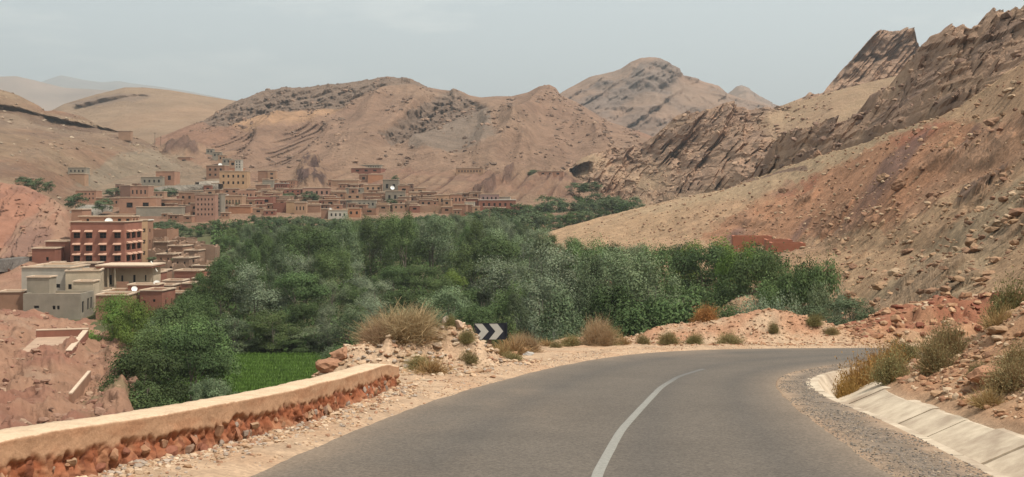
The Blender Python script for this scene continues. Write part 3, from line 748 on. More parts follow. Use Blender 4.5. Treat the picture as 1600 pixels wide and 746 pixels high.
cg = mixc(cg, .6 * sstep(.1, .3, fbm(Xg * .9, Yg * .9, 9.0, 5)), (.36, .27, .19))
rb = sstep(2.45, 3.0, drg + ditch_shift(Yg)) + sstep(11, 15, Xg) * sstep(42, 45, Yg)
cg = mixc(cg, .8 * np.clip(rb, 0, 1), (.37, .205, .115))
cg = mixc(cg, .75 * np.clip(rb, 0, 1) * sstep(.0, .3, fbm(Xg * .35, Yg * .35, 13.0, 5)), (.36, .25, .16))
cg = mixc(cg, .8 * sstep(.6, .9, sstep(12.2, 15, Xg) * sstep(2.0, 3.6, dlg)) * sstep(-.45, .0, fbm(Xg * .4, Yg * .4, Zg * .5, 5)), (.24, .095, .058))
md = 0
for mx, my, h, rx, ry in MOUNDS[5:]: md = md + np.exp(-((Xg - mx) / (rx * 1.3)) ** 2 - ((Yg - my) / (ry * 1.3)) ** 2)
cg = mixc(cg, .8 * np.clip(md, 0, 1) * sstep(-.2, .25, fbm(Xg * .6, Yg * .6, 5.0, 5)), (.38, .205, .125))
smv = np.exp(-((drg - .55) / .5) ** 2)
cg = mixc(cg, .9 * np.clip(smv, 0, 1) * (Yg < 38), (.19, .165, .14))
m_near = terrain_mat("roadside_earth", 2.2, .7, .05, .8, 1.18, 14, .16)
tag(arr_mesh("roadside", np.stack([Xg, Yg, Zg], -1), gridq(*Xg.shape), m_near, True, cg), kind='structure')

Xb, Yb = np.meshgrid(np.arange(-14, 16.1, .35), np.arange(-12, 4.1, .35)); Zb = ground_h(Xb, Yb)[0]
tag(arr_mesh("near_verge", np.stack([Xb, Yb, Zb - .003], -1), gridq(*Xb.shape), m_near, True, base(Xb.shape, (.41, .285, .185))), kind='structure')

# ---- asphalt
def ribbon(name, A, B, k, dz, mat, rag=0.0, cols=None, seed=0.0):
    t = np.linspace(0, 1, k)[:, None, None]
    a, b = A.copy(), B.copy()
    if rag:
        for q, s in ((a, 1), (b, 7)):
            tg = np.gradient(q, axis=0); tg /= np.linalg.norm(tg, axis=1)[:, None]; nm = np.stack([-tg[:, 1], tg[:, 0]], 1)
            q += nm * (fbm(q[:, 0] * .7, q[:, 1] * .7, s + seed, 6, .65) * rag)[:, None]
    G = a[None] * (1 - t) + b[None] * t
    Z = plane(G[..., 1]) + dz
    V = np.concatenate([G, Z[..., None]], -1)
    if rag:
        V = np.concatenate([V[:1] - [0, 0, .12], V[:1], V, V[-1:], V[-1:] - [0, 0, .12]])
        cols = np.concatenate([cols[:1], cols[:1], cols, cols[-1:], cols[-1:]])
    return arr_mesh(name, V, gridq(*V.shape[:2]), mat, True, cols), V
m_as, n, l, b = mat_base("asphalt", .88)
g = n.new("ShaderNodeNewGeometry")
at = n.new("ShaderNodeAttribute"); at.attribute_name = "col"
a1 = noise_node(n, l, 60, 4, .8, g.outputs["Position"]); a2 = noise_node(n, l, .5, 7, .6, g.outputs["Position"])
v1 = n.new("ShaderNodeTexVoronoi"); v1.inputs["Scale"].default_value = 38; l.new(g.outputs["Position"], v1.inputs["Vector"])
sv = n.new("ShaderNodeSeparateColor"); l.new(v1.outputs["Color"], sv.inputs[0])
mm_ = n.new("ShaderNodeMath"); mm_.operation = 'MULTIPLY_ADD'; mm_.inputs[1].default_value = .55; mm_.inputs[2].default_value = .72
l.new(sv.outputs[0], mm_.inputs[0])
m3 = n.new("ShaderNodeMath"); m3.operation = 'MULTIPLY_ADD'; m3.inputs[1].default_value = .5; m3.inputs[2].default_value = .75
l.new(a2.outputs["Fac"], m3.inputs[0])
m4 = n.new("ShaderNodeMath"); m4.operation = 'MULTIPLY'; l.new(mm_.outputs[0], m4.inputs[0]); l.new(m3.outputs[0], m4.inputs[1])
ms = n.new("ShaderNodeVectorMath"); ms.operation = 'SCALE'; l.new(at.outputs["Color"], ms.inputs[0]); l.new(m4.outputs[0], ms.inputs["Scale"])
l.new(ms.outputs[0], b.inputs["Base Color"])
bp = n.new("ShaderNodeBump"); bp.inputs["Strength"].default_value = .35; bp.inputs["Distance"].default_value = .006
l.new(a1.outputs["Fac"], bp.inputs["Height"]); l.new(bp.outputs[0], b.inputs["Normal"])
def resamp(p, n=900):
    d = np.r_[0, np.cumsum(np.linalg.norm(np.diff(p, axis=0), axis=1))]; q = np.linspace(0, d[-1], n)
    return np.stack([np.interp(q, d, p[:, i]) for i in (0, 1)], 1)
RA, RB = resamp(OUT_), resamp(INN_)
KT = 64
t_ = np.linspace(0, 1, KT)[:, None]; GXr = RA[None, :, 0] * (1 - t_) + RB[None, :, 0] * t_; GYr = RA[None, :, 1] * (1 - t_) + RB[None, :, 1] * t_
ca = base(GXr.shape, (.120, .106, .090))
tt = np.broadcast_to(t_, GXr.shape)
dust = np.exp(-tt / .05) + np.exp(-(1 - tt) / .05) + .7 * sstep(-.2, .4, fbm(GXr * .35, GYr * .18, 2.0, 5)) * sstep(.55, .1, tt)
ca = mixc(ca, np.clip(dust, 0, 1) * .55, (.26, .20, .145))
lane = np.exp(-((tt - .26) / .06) ** 2) + np.exp(-((tt - .62) / .05) ** 2) + np.exp(-((tt - .85) / .05) ** 2)
ca = mixc(ca, .3 * np.clip(lane, 0, 1), (.06, .06, .06))
rd, _ = ribbon("road", RA, RB, KT, 0.0, m_as, .10, ca)
tag(rd, kind='structure')

# worn white centre line, gone beyond the bend
CL = smooth_poly([(-.2,-6),(.15,0),(.5,6),(.88,11.9),(1.55,16),(2.17,19),(3.12,23.5),(3.95,26.6),(5.0,29.3)], 200)
tg = np.gradient(CL, axis=0); tg /= np.linalg.norm(tg, axis=1)[:, None]; nm = np.stack([-tg[:, 1], tg[:, 0]], 1)
m_line, n, l, b = mat_base("worn_paint", .7)
g = n.new("ShaderNodeNewGeometry"); at = n.new("ShaderNodeAttribute"); at.attribute_name = "col"
a1 = noise_node(n, l, 22, 8, .8, g.outputs["Position"])
ad = n.new("ShaderNodeMath"); ad.operation = 'ADD'; l.new(a1.outputs["Fac"], ad.inputs[0]); l.new(at.outputs["Fac"], ad.inputs[1])
r = n.new("ShaderNodeValToRGB"); r.color_ramp.elements[0].position = .62; r.color_ramp.elements[1].position = 1.0
r.color_ramp.elements[0].color = (.265, .25, .215, 1); r.color_ramp.elements[1].color = (.115, .104, .092, 1)
l.new(ad.outputs[0], r.inputs[0]); l.new(r.outputs[0], b.inputs["Base Color"])
wear = np.broadcast_to(np.interp(CL[:, 1], [0, 12, 22, 25, 27.5, 31], [.22, .27, .34, .5, .8, 1.1])[None, :, None], (3, len(CL), 3))
ln, _ = ribbon("centre_line", CL + nm * .060, CL - nm * .060, 3, .006, m_line, .008, wear)
tag(ln, kind='structure')

# ------------------------------------------------------------------ rocks
def ico(sub=0):
    t = (1 + 5 ** .5) / 2
    v = [(-1,t,0),(1,t,0),(-1,-t,0),(1,-t,0),(0,-1,t),(0,1,t),(0,-1,-t),(0,1,-t),(t,0,-1),(t,0,1),(-t,0,-1),(-t,0,1)]
    f = [(0,11,5),(0,5,1),(0,1,7),(0,7,10),(0,10,11),(1,5,9),(5,11,4),(11,10,2),(10,7,6),(7,1,8),(3,9,4),(3,4,2),(3,2,6),(3,6,8),(3,8,9),(4,9,5),(2,4,11),(6,2,10),(8,6,7),(9,8,1)]
    v = [Vector(a).normalized() for a in v]
    for _ in range(sub):
        c = {}; nf = []
        def mid(a, b):
            k = (min(a, b), max(a, b))
            if k not in c: v.append(((v[a] + v[b]) / 2).normalized()); c[k] = len(v) - 1
            return c[k]
        for a, b, d in f:
            x, y, z = mid(a, b), mid(b, d), mid(d, a); nf += [(a,x,z),(b,y,x),(d,z,y),(x,y,z)]
        f = nf
    return np.array([tuple(a) for a in v]), np.array(f)
I0, I1, I2 = ico(0), ico(1), ico(2)
def rock_shape(I, seed, cuts=7):
    """a stone: a ball cut by random flat faces"""
    r = np.random.default_rng(seed); v = I[0] * 1.15
    for _ in range(cuts):
        n = r.normal(size=3); n /= np.linalg.norm(n); d = r.uniform(.5, .85)
        k = v @ n - d; v = v - np.outer(np.maximum(k, 0), n)
    return v * r.uniform(.75, 1.1, 3) * (1 + r.normal(size=(len(v), 1)) * .05)
RV0 = [rock_shape(I0, 100 + i, 4) for i in range(12)]
RV1 = [rock_shape(I1, 200 + i) for i in range(12)]
def rotm(n):
    q = rng.normal(size=(n, 4)); q /= np.linalg.norm(q, axis=1)[:, None]; w, x, y, z = q.T
    return np.stack([1-2*(y*y+z*z), 2*(x*y-z*w), 2*(x*z+y*w), 2*(x*y+z*w), 1-2*(x*x+z*z), 2*(y*z-x*w), 2*(x*z-y*w), 2*(y*z+x*w), 1-2*(x*x+y*y)], -1).reshape(n, 3, 3)
def many_rocks(name, pos, size, cols, mat, var=RV0, faces=None, flat=.65, smooth=False):
    faces = I0[1] if faces is None else faces
    n = len(pos); k = len(var[0]); B = np.stack(var)[rng.integers(0, len(var), n)]
    V = np.einsum('nij,nkj->nki', rotm(n), B * rng.uniform(.6, 1.3, (n, 1, 3)))
    V[..., 2] *= flat
    V = V * np.asarray(size)[:, None, None] + np.asarray(pos)[:, None, :]
    Fc = (faces[None] + (np.arange(n) * k)[:, None, None]).reshape(-1, 3)
    return arr_mesh(name, V, Fc, mat, smooth, np.repeat(cols, k, 0), tris=True)
m_stone = terrain_mat("stone", 5, .5, .02, .8, 1.2, 22)
m_boulder = terrain_mat("boulder", 1.2, .7, .15, .78, 1.2, 4)
def tones(n, pal, w=None, var=.18):
    pal = np.array(pal, float); i = rng.choice(len(pal), n, p=w)
    return pal[i] * rng.uniform(1 - var, 1 + var, (n, 1))

# scree on the slopes, picked from the carved surfaces
def scatter_sheet(name, sh, n, wf, s0, s1, pal, px=None, mat=None, power=2.6):
    S = SHEETS[sh]; V = S['V'].reshape(-1, 3); PXs, RWs = S['PX'].ravel(), S['RW'].ravel()
    w = wf(PXs, RWs) * (V[:, 1] > 0) * (V[:, 1] ** 0.9)
    w = w / w.sum(); i = rng.choice(len(V), n, p=w)
    sz = s0 + (s1 - s0) * rng.random(n) ** power
    p = V[i] + rng.normal(size=(n, 3)) * [.4, .4, 0]
    o = many_rocks(name, p + [0, 0, 1] * (sz * .1)[:, None], sz, tones(n, pal), mat or m_boulder)
    return tag(o, kind='stuff')
TANS = [(.38,.26,.165), (.36,.235,.15), (.30,.19,.125), (.42,.32,.22), (.25,.15,.10)]
scatter_sheet("slope_rubble", "scree_slope", 9000, lambda x, y: np.clip((x - 880) / 300, .06, 1) * (1 + 1.5 * (y > 300)), .06, .55, TANS, power=6)
scatter_sheet("slope_stones", "scree_slope", 1500, lambda x, y: (x > 1250) * (x < 1640) * (y > 120) * 1.0, .12, .65, TANS, power=5)
scatter_sheet("ridge_rubble", "main_ridge", 250, lambda x, y: (x > 1190) * (x < 1640) * 1.0, .3, 1.4, [(.30,.21,.15),(.26,.18,.14)], power=3)
scatter_sheet("promontory_rubble", "promontory", 2200, lambda x, y: (x < 200) * 1.0, .08, .6, [(.30,.19,.14), (.27,.15,.11), (.36,.25,.18)], power=3.5)
scatter_sheet("cliff_rubble", "hotel_bank", 900, lambda x, y: (x < 240) * 1.0, .15, .9, [(.32,.20,.14), (.27,.15,.11)], power=3)
scatter_sheet("hill_rubble", "left_hillside", 1200, lambda x, y: 1.0 + 0 * x, .3, 1.5, [(.32,.24,.17), (.26,.19,.14), (.38,.31,.23)], power=3)

scatter_sheet("mountain_rubble", "mountain", 2600, lambda x, y: (x > 300) * (x < 1000) * (fbm(x * .02, y * .03, 5.0, 3) > .0) * 1.0, 0.4, 2.5, [(.25,.17,.125),(.30,.21,.15),(.18,.13,.10)], power=4)
scatter_sheet("ridge_blocks", "rock_ridge", 1500, lambda x, y: (x > 880) * (x < 1300) * 1.0, .3, 1.6, [(.32,.22,.155),(.38,.27,.19)], power=4)
# single boulders one can point at
def boulder(px, row, sh, size, label, col, flat=.7, seed=0, cat="boulder", grp="boulders on the slopes"):
    S = SHEETS[sh]; d = (S['PX'] - px) ** 2 + (S['RW'] - row) ** 2 + (S['V'][..., 1] < 0) * 1e9
    V = S['V'][np.unravel_index(np.argmin(d), d.shape)]
    v = rock_shape(I2, seed + 900, 9) * size * .5
    v = v + (fbm(v[:, 0] / size * 3, v[:, 1] / size * 3, v[:, 2] / size * 3 + seed, 3) * .12 * size)[:, None] * v / (size * .5)
    v[:, 2] *= flat
    o = arr_mesh("boulder", v, I2[1], m_boulder, False, base((len(v),), col), tris=True)
    o.location = (V[0], V[1], V[2] + size * .12 * flat); o.rotation_euler = (0, 0, seed * 1.7)
    return tag(o, label, cat, grp)
BD = [(1383,281,3.3,"wide flat-topped brown boulder standing out on the middle of the red scree slope"),
      (1408,292,3.0,"squarish brown boulder with a dark shaded foot just downhill of the flat-topped one"),
      (1550,196,2.6,"brown boulder below the shadowed cave of the rock ridge"),
      (1530,212,2.0,"dark block low on the slope under the cave boulder"),
      (1378,452,1.5,"rounded tan boulder where scree meets the grove above the dark green bush"),
      (1332,465,1.7,"orange-tan block just uphill of the willow at the end of the grove"),
      (1398,428,1.4,"pale tan boulder on the grey-green scree above the red bank"),
      (1323,345,1.3,"flat pale slab lying alone on the red soil band"),
      (1378,352,1.5,"tan boulder with a small shadow below the pair of brown boulders"),
      (1333,420,1.4,"dark brown boulder right above the end of the green grove"),
      (1268,232,3.2,"rounded boulder at the foot of the banded rocks on the sandy shoulder"),
      (1440,265,1.6,"small brown boulder beside the violet rock ledge"),
      (1520,380,1.6,"grey-tan boulder in the middle of the grey-green scree"),
      (1563,352,1.5,"pale boulder near the top of the grey-green scree"),
      (1545,430,1.0,"orange boulder low on the scree above the roadside shrubs"),
      (1482,232,1.9,"tan boulder on the upper slope under the main ridge"),
      (1225,300,2.4,"brown boulder on the red band near the sandy shoulder"),
      (1155,372,1.6,"low brown boulder uphill from the red brick hut walls"),
      (910,312,2.0,"isolated brown rock at the water side below the dark cave"),
      (1420,395,1.2,"brown boulder half sunk in the lower scree")]
for i, (px, row, s, lb) in enumerate(BD):
    boulder(px, row, "scree_slope" if px > 1000 or row > 330 else "rock_ridge", s, lb, TANS[(1, 2, 2, 4, 0, 1, 3, 3, 0, 4, 2, 2, 1, 3, 1, 0, 2, 2, 4, 2)[i]], .75, i)

# ------------------------------------------------------------------ parapet wall at the road's outer edge
wp = smooth_poly([(-7.6,3),(-6.6,5.6),(-5.7,8.0),(-4.84,10.6),(-3.86,13.6),(-3.08,16.7),(-2.72,19.8),(-2.36,23.4)], 520)
wp = resamp(wp, 800)
tg = np.gradient(wp, axis=0); tg /= np.linalg.norm(tg, axis=1)[:, None]; wn = np.stack([-tg[:, 1], tg[:, 0]], 1)   # to the valley side
TH, WT = .54, .50
gz = plane(wp[:, 1])
s_ = np.arange(len(wp)) * np.linalg.norm(np.diff(wp, axis=0), axis=1).mean()
hgt = TH + .03 * perlin(s_ * .5, 1.0, 2.0) - .10 * sstep(s_[-1] - 1.2, s_[-1], s_) + .03 * sstep(0, 6, s_)
vf = np.linspace(0, 1, 34)          # front face, from the foot up
rows_o, rows_z, rows_c = [], [], []
edge = .60 + .20 * fbm(s_ * .9, 3.0, 1.0, 4) + .16 * fbm(s_ * 4.5, 7.0, 1.0, 3)
for k, v in enumerate(vf):
    er = sstep(edge + .06, edge - .10, v + .10 * fbm(s_ * 5, v * 2.0, 6.0, 3))
    rough = ridged(s_ * 7.0, v * 1.1 + s_ * .5, 2.0, 5, .65)
    o_ = er * (.015 + .17 * (rough - .5) + .05 * (ridged(s_ * 11, v * 2.5, 5.0, 3) - .5)) + .012 * fbm(s_ * 3, v * 3, 1.0, 3) - .10 * (1 - v) ** 2 * (1 - .3 * er)
    rows_o.append(o_); rows_z.append(gz - .25 * (v == 0) + hgt * v * .96)
    c = base(s_.shape, (.42, .265, .165)); c = mixc(c, .6 * sstep(-.1, .3, fbm(s_ * 1.5, v * 3, 9.0, 4)), (.37, .20, .115))
    rc = base(s_.shape, (.31, .115, .058)); rc = mixc(rc, .45 * sstep(.40, .0, v) * np.ones_like(s_), (.42, .26, .165)); rc = mixc(rc, .8 * sstep(.05, .3, fbm(s_ * 3.5, v * 2.2, 19.0, 4)), (.40, .21, .12)); rc = mixc(rc, .9 * sstep(.05, .25, fbm(s_ * 7.5, v * 2.5, 29.0, 4)), (.19, .075, .045))
    rows_c.append(c * (1 - er[:, None]) + rc * er[:, None])
top = (.60, .475, .34)
for o_, dz_ in ((.012, .985), (.03, 1.0), (.2, 1.01), (.36, 1.005), (.47, .995), (.49, .96), (.5, .5), (.5, 0), (.5, -1.5)):
    ch = np.maximum(0, fbm(s_ * 6, o_ * 6, 8.0, 4) - .12); rows_o.append(o_ + .012 * fbm(s_ * 4, o_, 3.0, 3) + (.09 * ch if o_ < .1 else 0)); rows_z.append(gz + hgt * dz_ + .008 * perlin(s_ * 3, o_ * 5, 1.0) + .006 * fbm(s_ * 12, o_ * 12, 1.0, 3) - (.10 * ch if o_ < .1 else .02 * ch))
    cc_ = base(s_.shape, top if dz_ > .9 else (.4, .26, .17))
    if dz_ > .9: cc_ = mixc(cc_, .45 * sstep(0, .3, fbm(s_ * 2.5, o_ * 5, 3.0, 4)), (.50, .37, .25))
    rows_c.append(cc_)
rows_o, rows_z = np.array(rows_o), np.array(rows_z)
Vw = np.concatenate([wp[None] + wn[None] * rows_o[..., None], rows_z[..., None]], -1)
# end cap
cap = Vw[:, -1:, :].copy(); cc = Vw[16:38, -1].mean(0); cap = cap * .0 + cc; cap[..., 2] = Vw[:, -1:, 2] * .5 + cc[2] * .5; cap[..., :2] = cap[..., :2] + tg[-1] * .05
Vw = np.concatenate([Vw, cap], 1); Cw = np.array(rows_c); Cw = np.concatenate([Cw, Cw[:, -1:]], 1)
m_mud = terrain_mat("mud_plaster", 3.5, .6, .03, .84, 1.14, 16, .08)
wallr = tag(empty("roadside_wall", (-4.5, 12, -3.0)), "long low mud-plastered stone wall with crumbling red lower face beside the road", "wall")
wo = arr_mesh("plastered_core", Vw - np.array([-4.5, 12, -3.0]), gridq(*Vw.shape[:2]), m_mud, True, Cw, wallr)
stone_me = []
for i in range(8):
    v = rock_shape(I1, 300 + i, 8)
    o = arr_mesh("stone", v, I1[1], m_stone, False, base((len(v),), [(.36,.22,.14),(.32,.16,.10),(.38,.26,.17),(.27,.19,.14),(.34,.18,.11),(.29,.24,.20),(.36,.21,.13),(.27,.12,.08)][i]), tris=True)
    stone_me.append(o.data); bpy.data.objects.remove(o)
for i in range(90):
    k = int(np.interp(rng.random(), [0, 1], [220, 790])); v = rng.uniform(.08, .42); sz = rng.uniform(.03, .075)
    p = wp[k] + wn[k] * rng.uniform(.0, .05) - wn[k] * (.07 * (1 - v) ** 2); o = link("stone", stone_me[i % 8], wallr)
    o.location = Vector((p[0], p[1], gz[k] + hgt[k] * v)) - Vector((-4.5, 12, -3.0)); o.rotation_euler = tuple(rng.uniform(-.6, .6, 2)) + (math.atan2(tg[k][1], tg[k][0]),)
    o.scale = (sz * rng.uniform(.7, 1.6), sz * .8, sz * rng.uniform(.6, 1.6))

# ------------------------------------------------------------------ concrete ditch at the inner side
m_conc = wall_mat("pale_concrete", (.47, .385, .285), 1.1, .26, .4, .015, .9, (.38, .28, .20))
IR = resamp(INN_, 1400)
tg = np.gradient(IR, axis=0); tg /= np.linalg.norm(tg, axis=1)[:, None]; inn = np.stack([tg[:, 1], -tg[:, 0]], 1)
sl = np.r_[0, np.cumsum(np.linalg.norm(np.diff(IR, axis=0), axis=1))]
ditch = tag(empty("drainage_ditch", (6, 15, -3.2)), "pale concrete lined drainage ditch with jointed sloping slabs at the inner bend", "ditch")
DO = np.array([6, 15, -3.2])
s0 = sl[np.argmin(abs(IR[:, 1] - 4))]; s1 = sl[np.argmin(abs(IR[:, 1] - 30.2))]
def strip_part(name, sa, sb, prof, th, mat, wig=.01):
    ss = np.linspace(sa + .012, sb - .012, 7); P2 = np.stack([np.interp(ss, sl, IR[:, i]) for i in (0, 1)], 1); N2 = np.stack([np.interp(ss, sl, inn[:, i]) for i in (0, 1)], 1)
    V = []
    jo = rng.normal() * wig
    for side in (0, 1):
        for d, z in prof:
            q = P2 + N2 * (d - ditch_shift(P2[:, 1]) + (th * .4 if side else 0))[:, None]; V.append(np.c_[q, plane(q[:, 1]) + z + jo - side * th + .006 * perlin(ss * 2, d * 3, 3.0)])
    V = np.array(V); m = len(prof)
    order = list(range(m)) + list(range(2 * m - 1, m - 1, -1)) + [0]
    W = V[order]; k = len(ss)
    q = gridq(len(order), k)
    o = arr_mesh(name, W - DO, q, mat, False, parent=ditch)
    me = o.data
    # close both ends
    bm = __import__('bmesh').new(); bm.from_mesh(me); bm.verts.ensure_lookup_table()
    B_ = __import__('bmesh'); B_.ops.remove_doubles(bm, verts=bm.verts, dist=.0005)
    be = [e for e in bm.edges if e.is_boundary]
    if be: B_.ops.holes_fill(bm, edges=be, sides=0)
    B_.ops.recalc_face_normals(bm, faces=bm.faces); bm.to_mesh(me); bm.free()
    return o
sa = s0
while sa < s1:
    ln_ = rng.uniform(1.25, 1.7)
    strip_part("sloping_slab", sa, sa + ln_, [(1.66, -.455), (1.98, -.33), (2.3, -.18), (2.58, -.05), (2.74, -.035)], .09, m_conc)
    strip_part("channel_slab", sa, sa + ln_, [(1.0, -.005), (1.26, -.0), (1.40, -.2), (1.62, -.455)], .08, m_conc, .006)
    sa += ln_

# ------------------------------------------------------------------ chevron sign
m_blk = plain_mat("sign_black", (.022, .025, .034), .55); m_wht = plain_mat("sign_white", (.42, .41, .37), .6); m_post = wall_mat("weathered_post", (.13, .095, .07), 5, .3)
SY = 34.0
sg = tag(empty("chevron_sign", tuple(P(765, 545, SY)), R(3)), "black bend sign with two pale chevrons pointing right on a short brown post", "road sign")
u = 1.0 / 327.0 * .985 * 51 / 51
bz = (545 - 531) / F * SY
b_ = MB(); b_.box(-.475, .50, -.02, .02, bz, bz + .50); b_.build("board", m_blk, sg)
b_ = MB(); b_.box(.50, .535, -.05, .03, bz + .05, bz + .51); b_.box(-.475, .50, -.028, -.02, bz + .492, bz + .505); b_.build("edge_flange", m_blk, sg)
def chev(pts):
    q = [(-.475 + (x - 618) / 327 * 1.0, bz + (318 - y) / 155 * .5) for x, y in pts]
    c = MB(); c.prism(q[::-1], -.0235, -.0205); return c.build("chevron", m_wht, sg)
chev([(622,165),(697,165),(764,240),(694,316),(620,316),(688,240)])
chev([(766,167),(850,167),(908,240),(838,316),(766,316),(830,240)])
b_ = MB(); b_.box(-.075, .055, .031, .11, -1.2, bz + .42); b_.build("post", m_post, sg)
for q_ in (.08, .36):
    b_ = MB(); b_.box(-.12, .10, .0205, .03, bz + q_, bz + q_ + .06); b_.build("bracket", m_blk, sg)

# ------------------------------------------------------------------ loose stones and gravel along the road
def scatter_ground(name, n, sampler, s0, s1, pal, power=3, flat=.6, var=RV0, faces=None, sink=.15, mat=None):
    X, Y = sampler(n); sz = s0 + (s1 - s0) * rng.random(len(X)) ** power
    z = ground_h(X, Y)[0]
    return tag(many_rocks(name, np.stack([X, Y, z + sz * (flat * .5 - sink)], 1), sz, tones(len(X), pal), mat or m_stone, var, faces, flat), kind='stuff')
def along(pl, lo, hi, ya, yb, side, clump=0):
    nrm = np.stack([-np.gradient(pl[:, 1]) * 0, pl[:, 0] * 0], 1)
    tg = np.gradient(pl, axis=0); tg /= np.linalg.norm(tg, axis=1)[:, None]; nm = np.stack([-tg[:, 1], tg[:, 0]], 1) * side
    def f(n):
        ok = np.where((pl[:, 1] >= ya) & (pl[:, 1] <= yb))[0]
        i = rng.choice(ok, n); d = rng.uniform(lo, hi, n) if not clump else lo + np.abs(rng.normal(size=n)) * (hi - lo) * .5
        q = pl[i] + nm[i] * d[:, None] + rng.normal(size=(n, 2)) * .04
        k = fbm(q[:, 0] * .8, q[:, 1] * .8, 4.0, 3) > (-.15 if not clump else -.4)
        return q[k, 0], q[k, 1]
    return f
def box_s(x0, x1, y0, y1, th=-9, f=.6):
    def g(n):
        X = rng.uniform(x0, x1, n); Y = rng.uniform(y0, y1, n); k = (fbm(X * f, Y * f, 2.0, 3) > th) & ((sdist(X, Y, OUT_) > .9) | (sdist(X, Y, INN_) - ditch_shift(Y) < -2.85))
        return X[k], Y[k]
    return g
PALE = [(.46,.34,.23), (.40,.27,.17), (.33,.20,.13), (.52,.42,.31), (.36,.31,.26)]
RUST = [(.42,.28,.175), (.37,.225,.135), (.31,.17,.10), (.48,.37,.26), (.26,.15,.095)]
ORP, IRP = RA, RB
scatter_ground("wall_foot_stones", 3600, along(wp, .05, .55, 9, 24.5, -1, 1), .008, .06, PALE, 3)
scatter_ground("verge_gravel", 9000, along(ORP, .12, 1.7, 9, 42, 1), .006, .032, PALE, 3)
scatter_ground("mound_stones", 5200, box_s(-5.6, .9, 26.2, 32), .012, .12, PALE, 4)
scatter_ground("verge_stones", 700, box_s(-2.6, 1.2, 20, 33), .02, .08, PALE, 3)
scatter_ground("shoulder_gravel", 14000, along(IRP, .06, 1.12, 9, 33, -1), .006, .022, [(.20,.185,.165), (.26,.23,.20), (.15,.14,.13), (.34,.28,.21)], 2)
scatter_ground("bank_rubble", 30000, box_s(6.2, 19, 8, 33), .012, .11, RUST, 4)
scatter_ground("bank_blocks", 160, box_s(8.5, 19, 12, 33), .08, .32, RUST, 3, var=RV1, faces=I1[1])
scatter_ground("far_mound_stones", 7000, box_s(1.0, 15, 41.5, 48), .012, .085, RUST, 4)
scatter_ground("red_bank_rubble", 5200, box_s(13, 34, 43.5, 60), .03, .3, RUST + [(.22,.09,.06)], 4)
scatter_ground("red_bank_blocks", 90, box_s(15, 30, 46, 58), .15, .5, RUST, 3, var=RV1, faces=I1[1])

def near_rock(px, row, Y, w, h, label, col, seed, name="rock"):
    x = (px - CX) / F * Y
    z = float(ground_h(np.array([x]), np.array([Y]))[0][0])
    v = rock_shape(I2, seed + 500, 10) * .5
    v = v * (1 + .14 * fbm(v[:, 0] * 5, v[:, 1] * 5, v[:, 2] * 5 + seed, 3))[:, None] * [w, w * .8, h]
    o = arr_mesh(name, v, I2[1], m_stone, False, base((len(v),), col), tris=True)
    o.location = (x, Y, z + h * .28); o.rotation_euler = (0, 0, seed)
    return tag(o, label, "rock", "single rocks beside the road")
NR = [(618,600,23.2,.42,.26,"yellowish boulder lying at the end of the low wall",(.46,.33,.20)),
      (699,524,29.6,.34,.42,"whitish block crowning the gravel mound near the chevron sign",(.56,.49,.42)),
      (716,527,29.3,.36,.34,"pinkish pale block second from the top of the gravel mound",(.47,.36,.28)),
      (672,540,29.2,.5,.26,"long pale slab on the gravel mound beside the large dry bush",(.52,.43,.33)),
      (684,552,28.6,.34,.2,"flat cream stone in the middle of the gravel mound",(.50,.40,.30)),
      (818,549,35.6,.42,.30,"orange rock on the verge behind the chevron sign",(.48,.30,.19)),
      (803,553,34.4,.28,.18,"reddish stone between the sign post and the orange rock",(.42,.24,.15)),
      (826,556,34.6,.40,.20,"bluish grey rock in front of the orange verge rock",(.36,.35,.33)),
      (515,571,27.0,.75,.42,"crumbling red-brown earth lump at the left foot of the gravel mound",(.34,.19,.12)),
      (533,566,27.2,.5,.34,"smaller red-brown lump beside the crumbling earth lump",(.38,.22,.14)),
      (770,592,26.0,.14,.08,"small brown stone alone on the pale verge",(.36,.22,.14)),
      (1434,613,20.0,.10,.08,"dark round stone on top of the concrete slabs",(.10,.07,.06)),
      (1545,625,19.5,1.1,.42,"broad red-brown block in the bank above the concrete slabs",(.38,.21,.13)),
      (1575,492,31.0,1.3,1.2,"jagged red block high on the roadside bank",(.33,.16,.09)),
      (1590,520,29.0,.9,.8,"rust coloured block under the jagged red block",(.36,.19,.11)),
      (1546,505,31.5,.7,.6,"orange block beside the jagged red block",(.40,.24,.14)),
      (1290,538,44.2,.35,.22,"pale stone at the end of the red earth heap",(.48,.36,.26)),
      (1136,541,42.4,.30,.16,"pale stone at the foot of the red earth heap",(.50,.37,.27))]
for i, a in enumerate(NR): near_rock(*a, i)
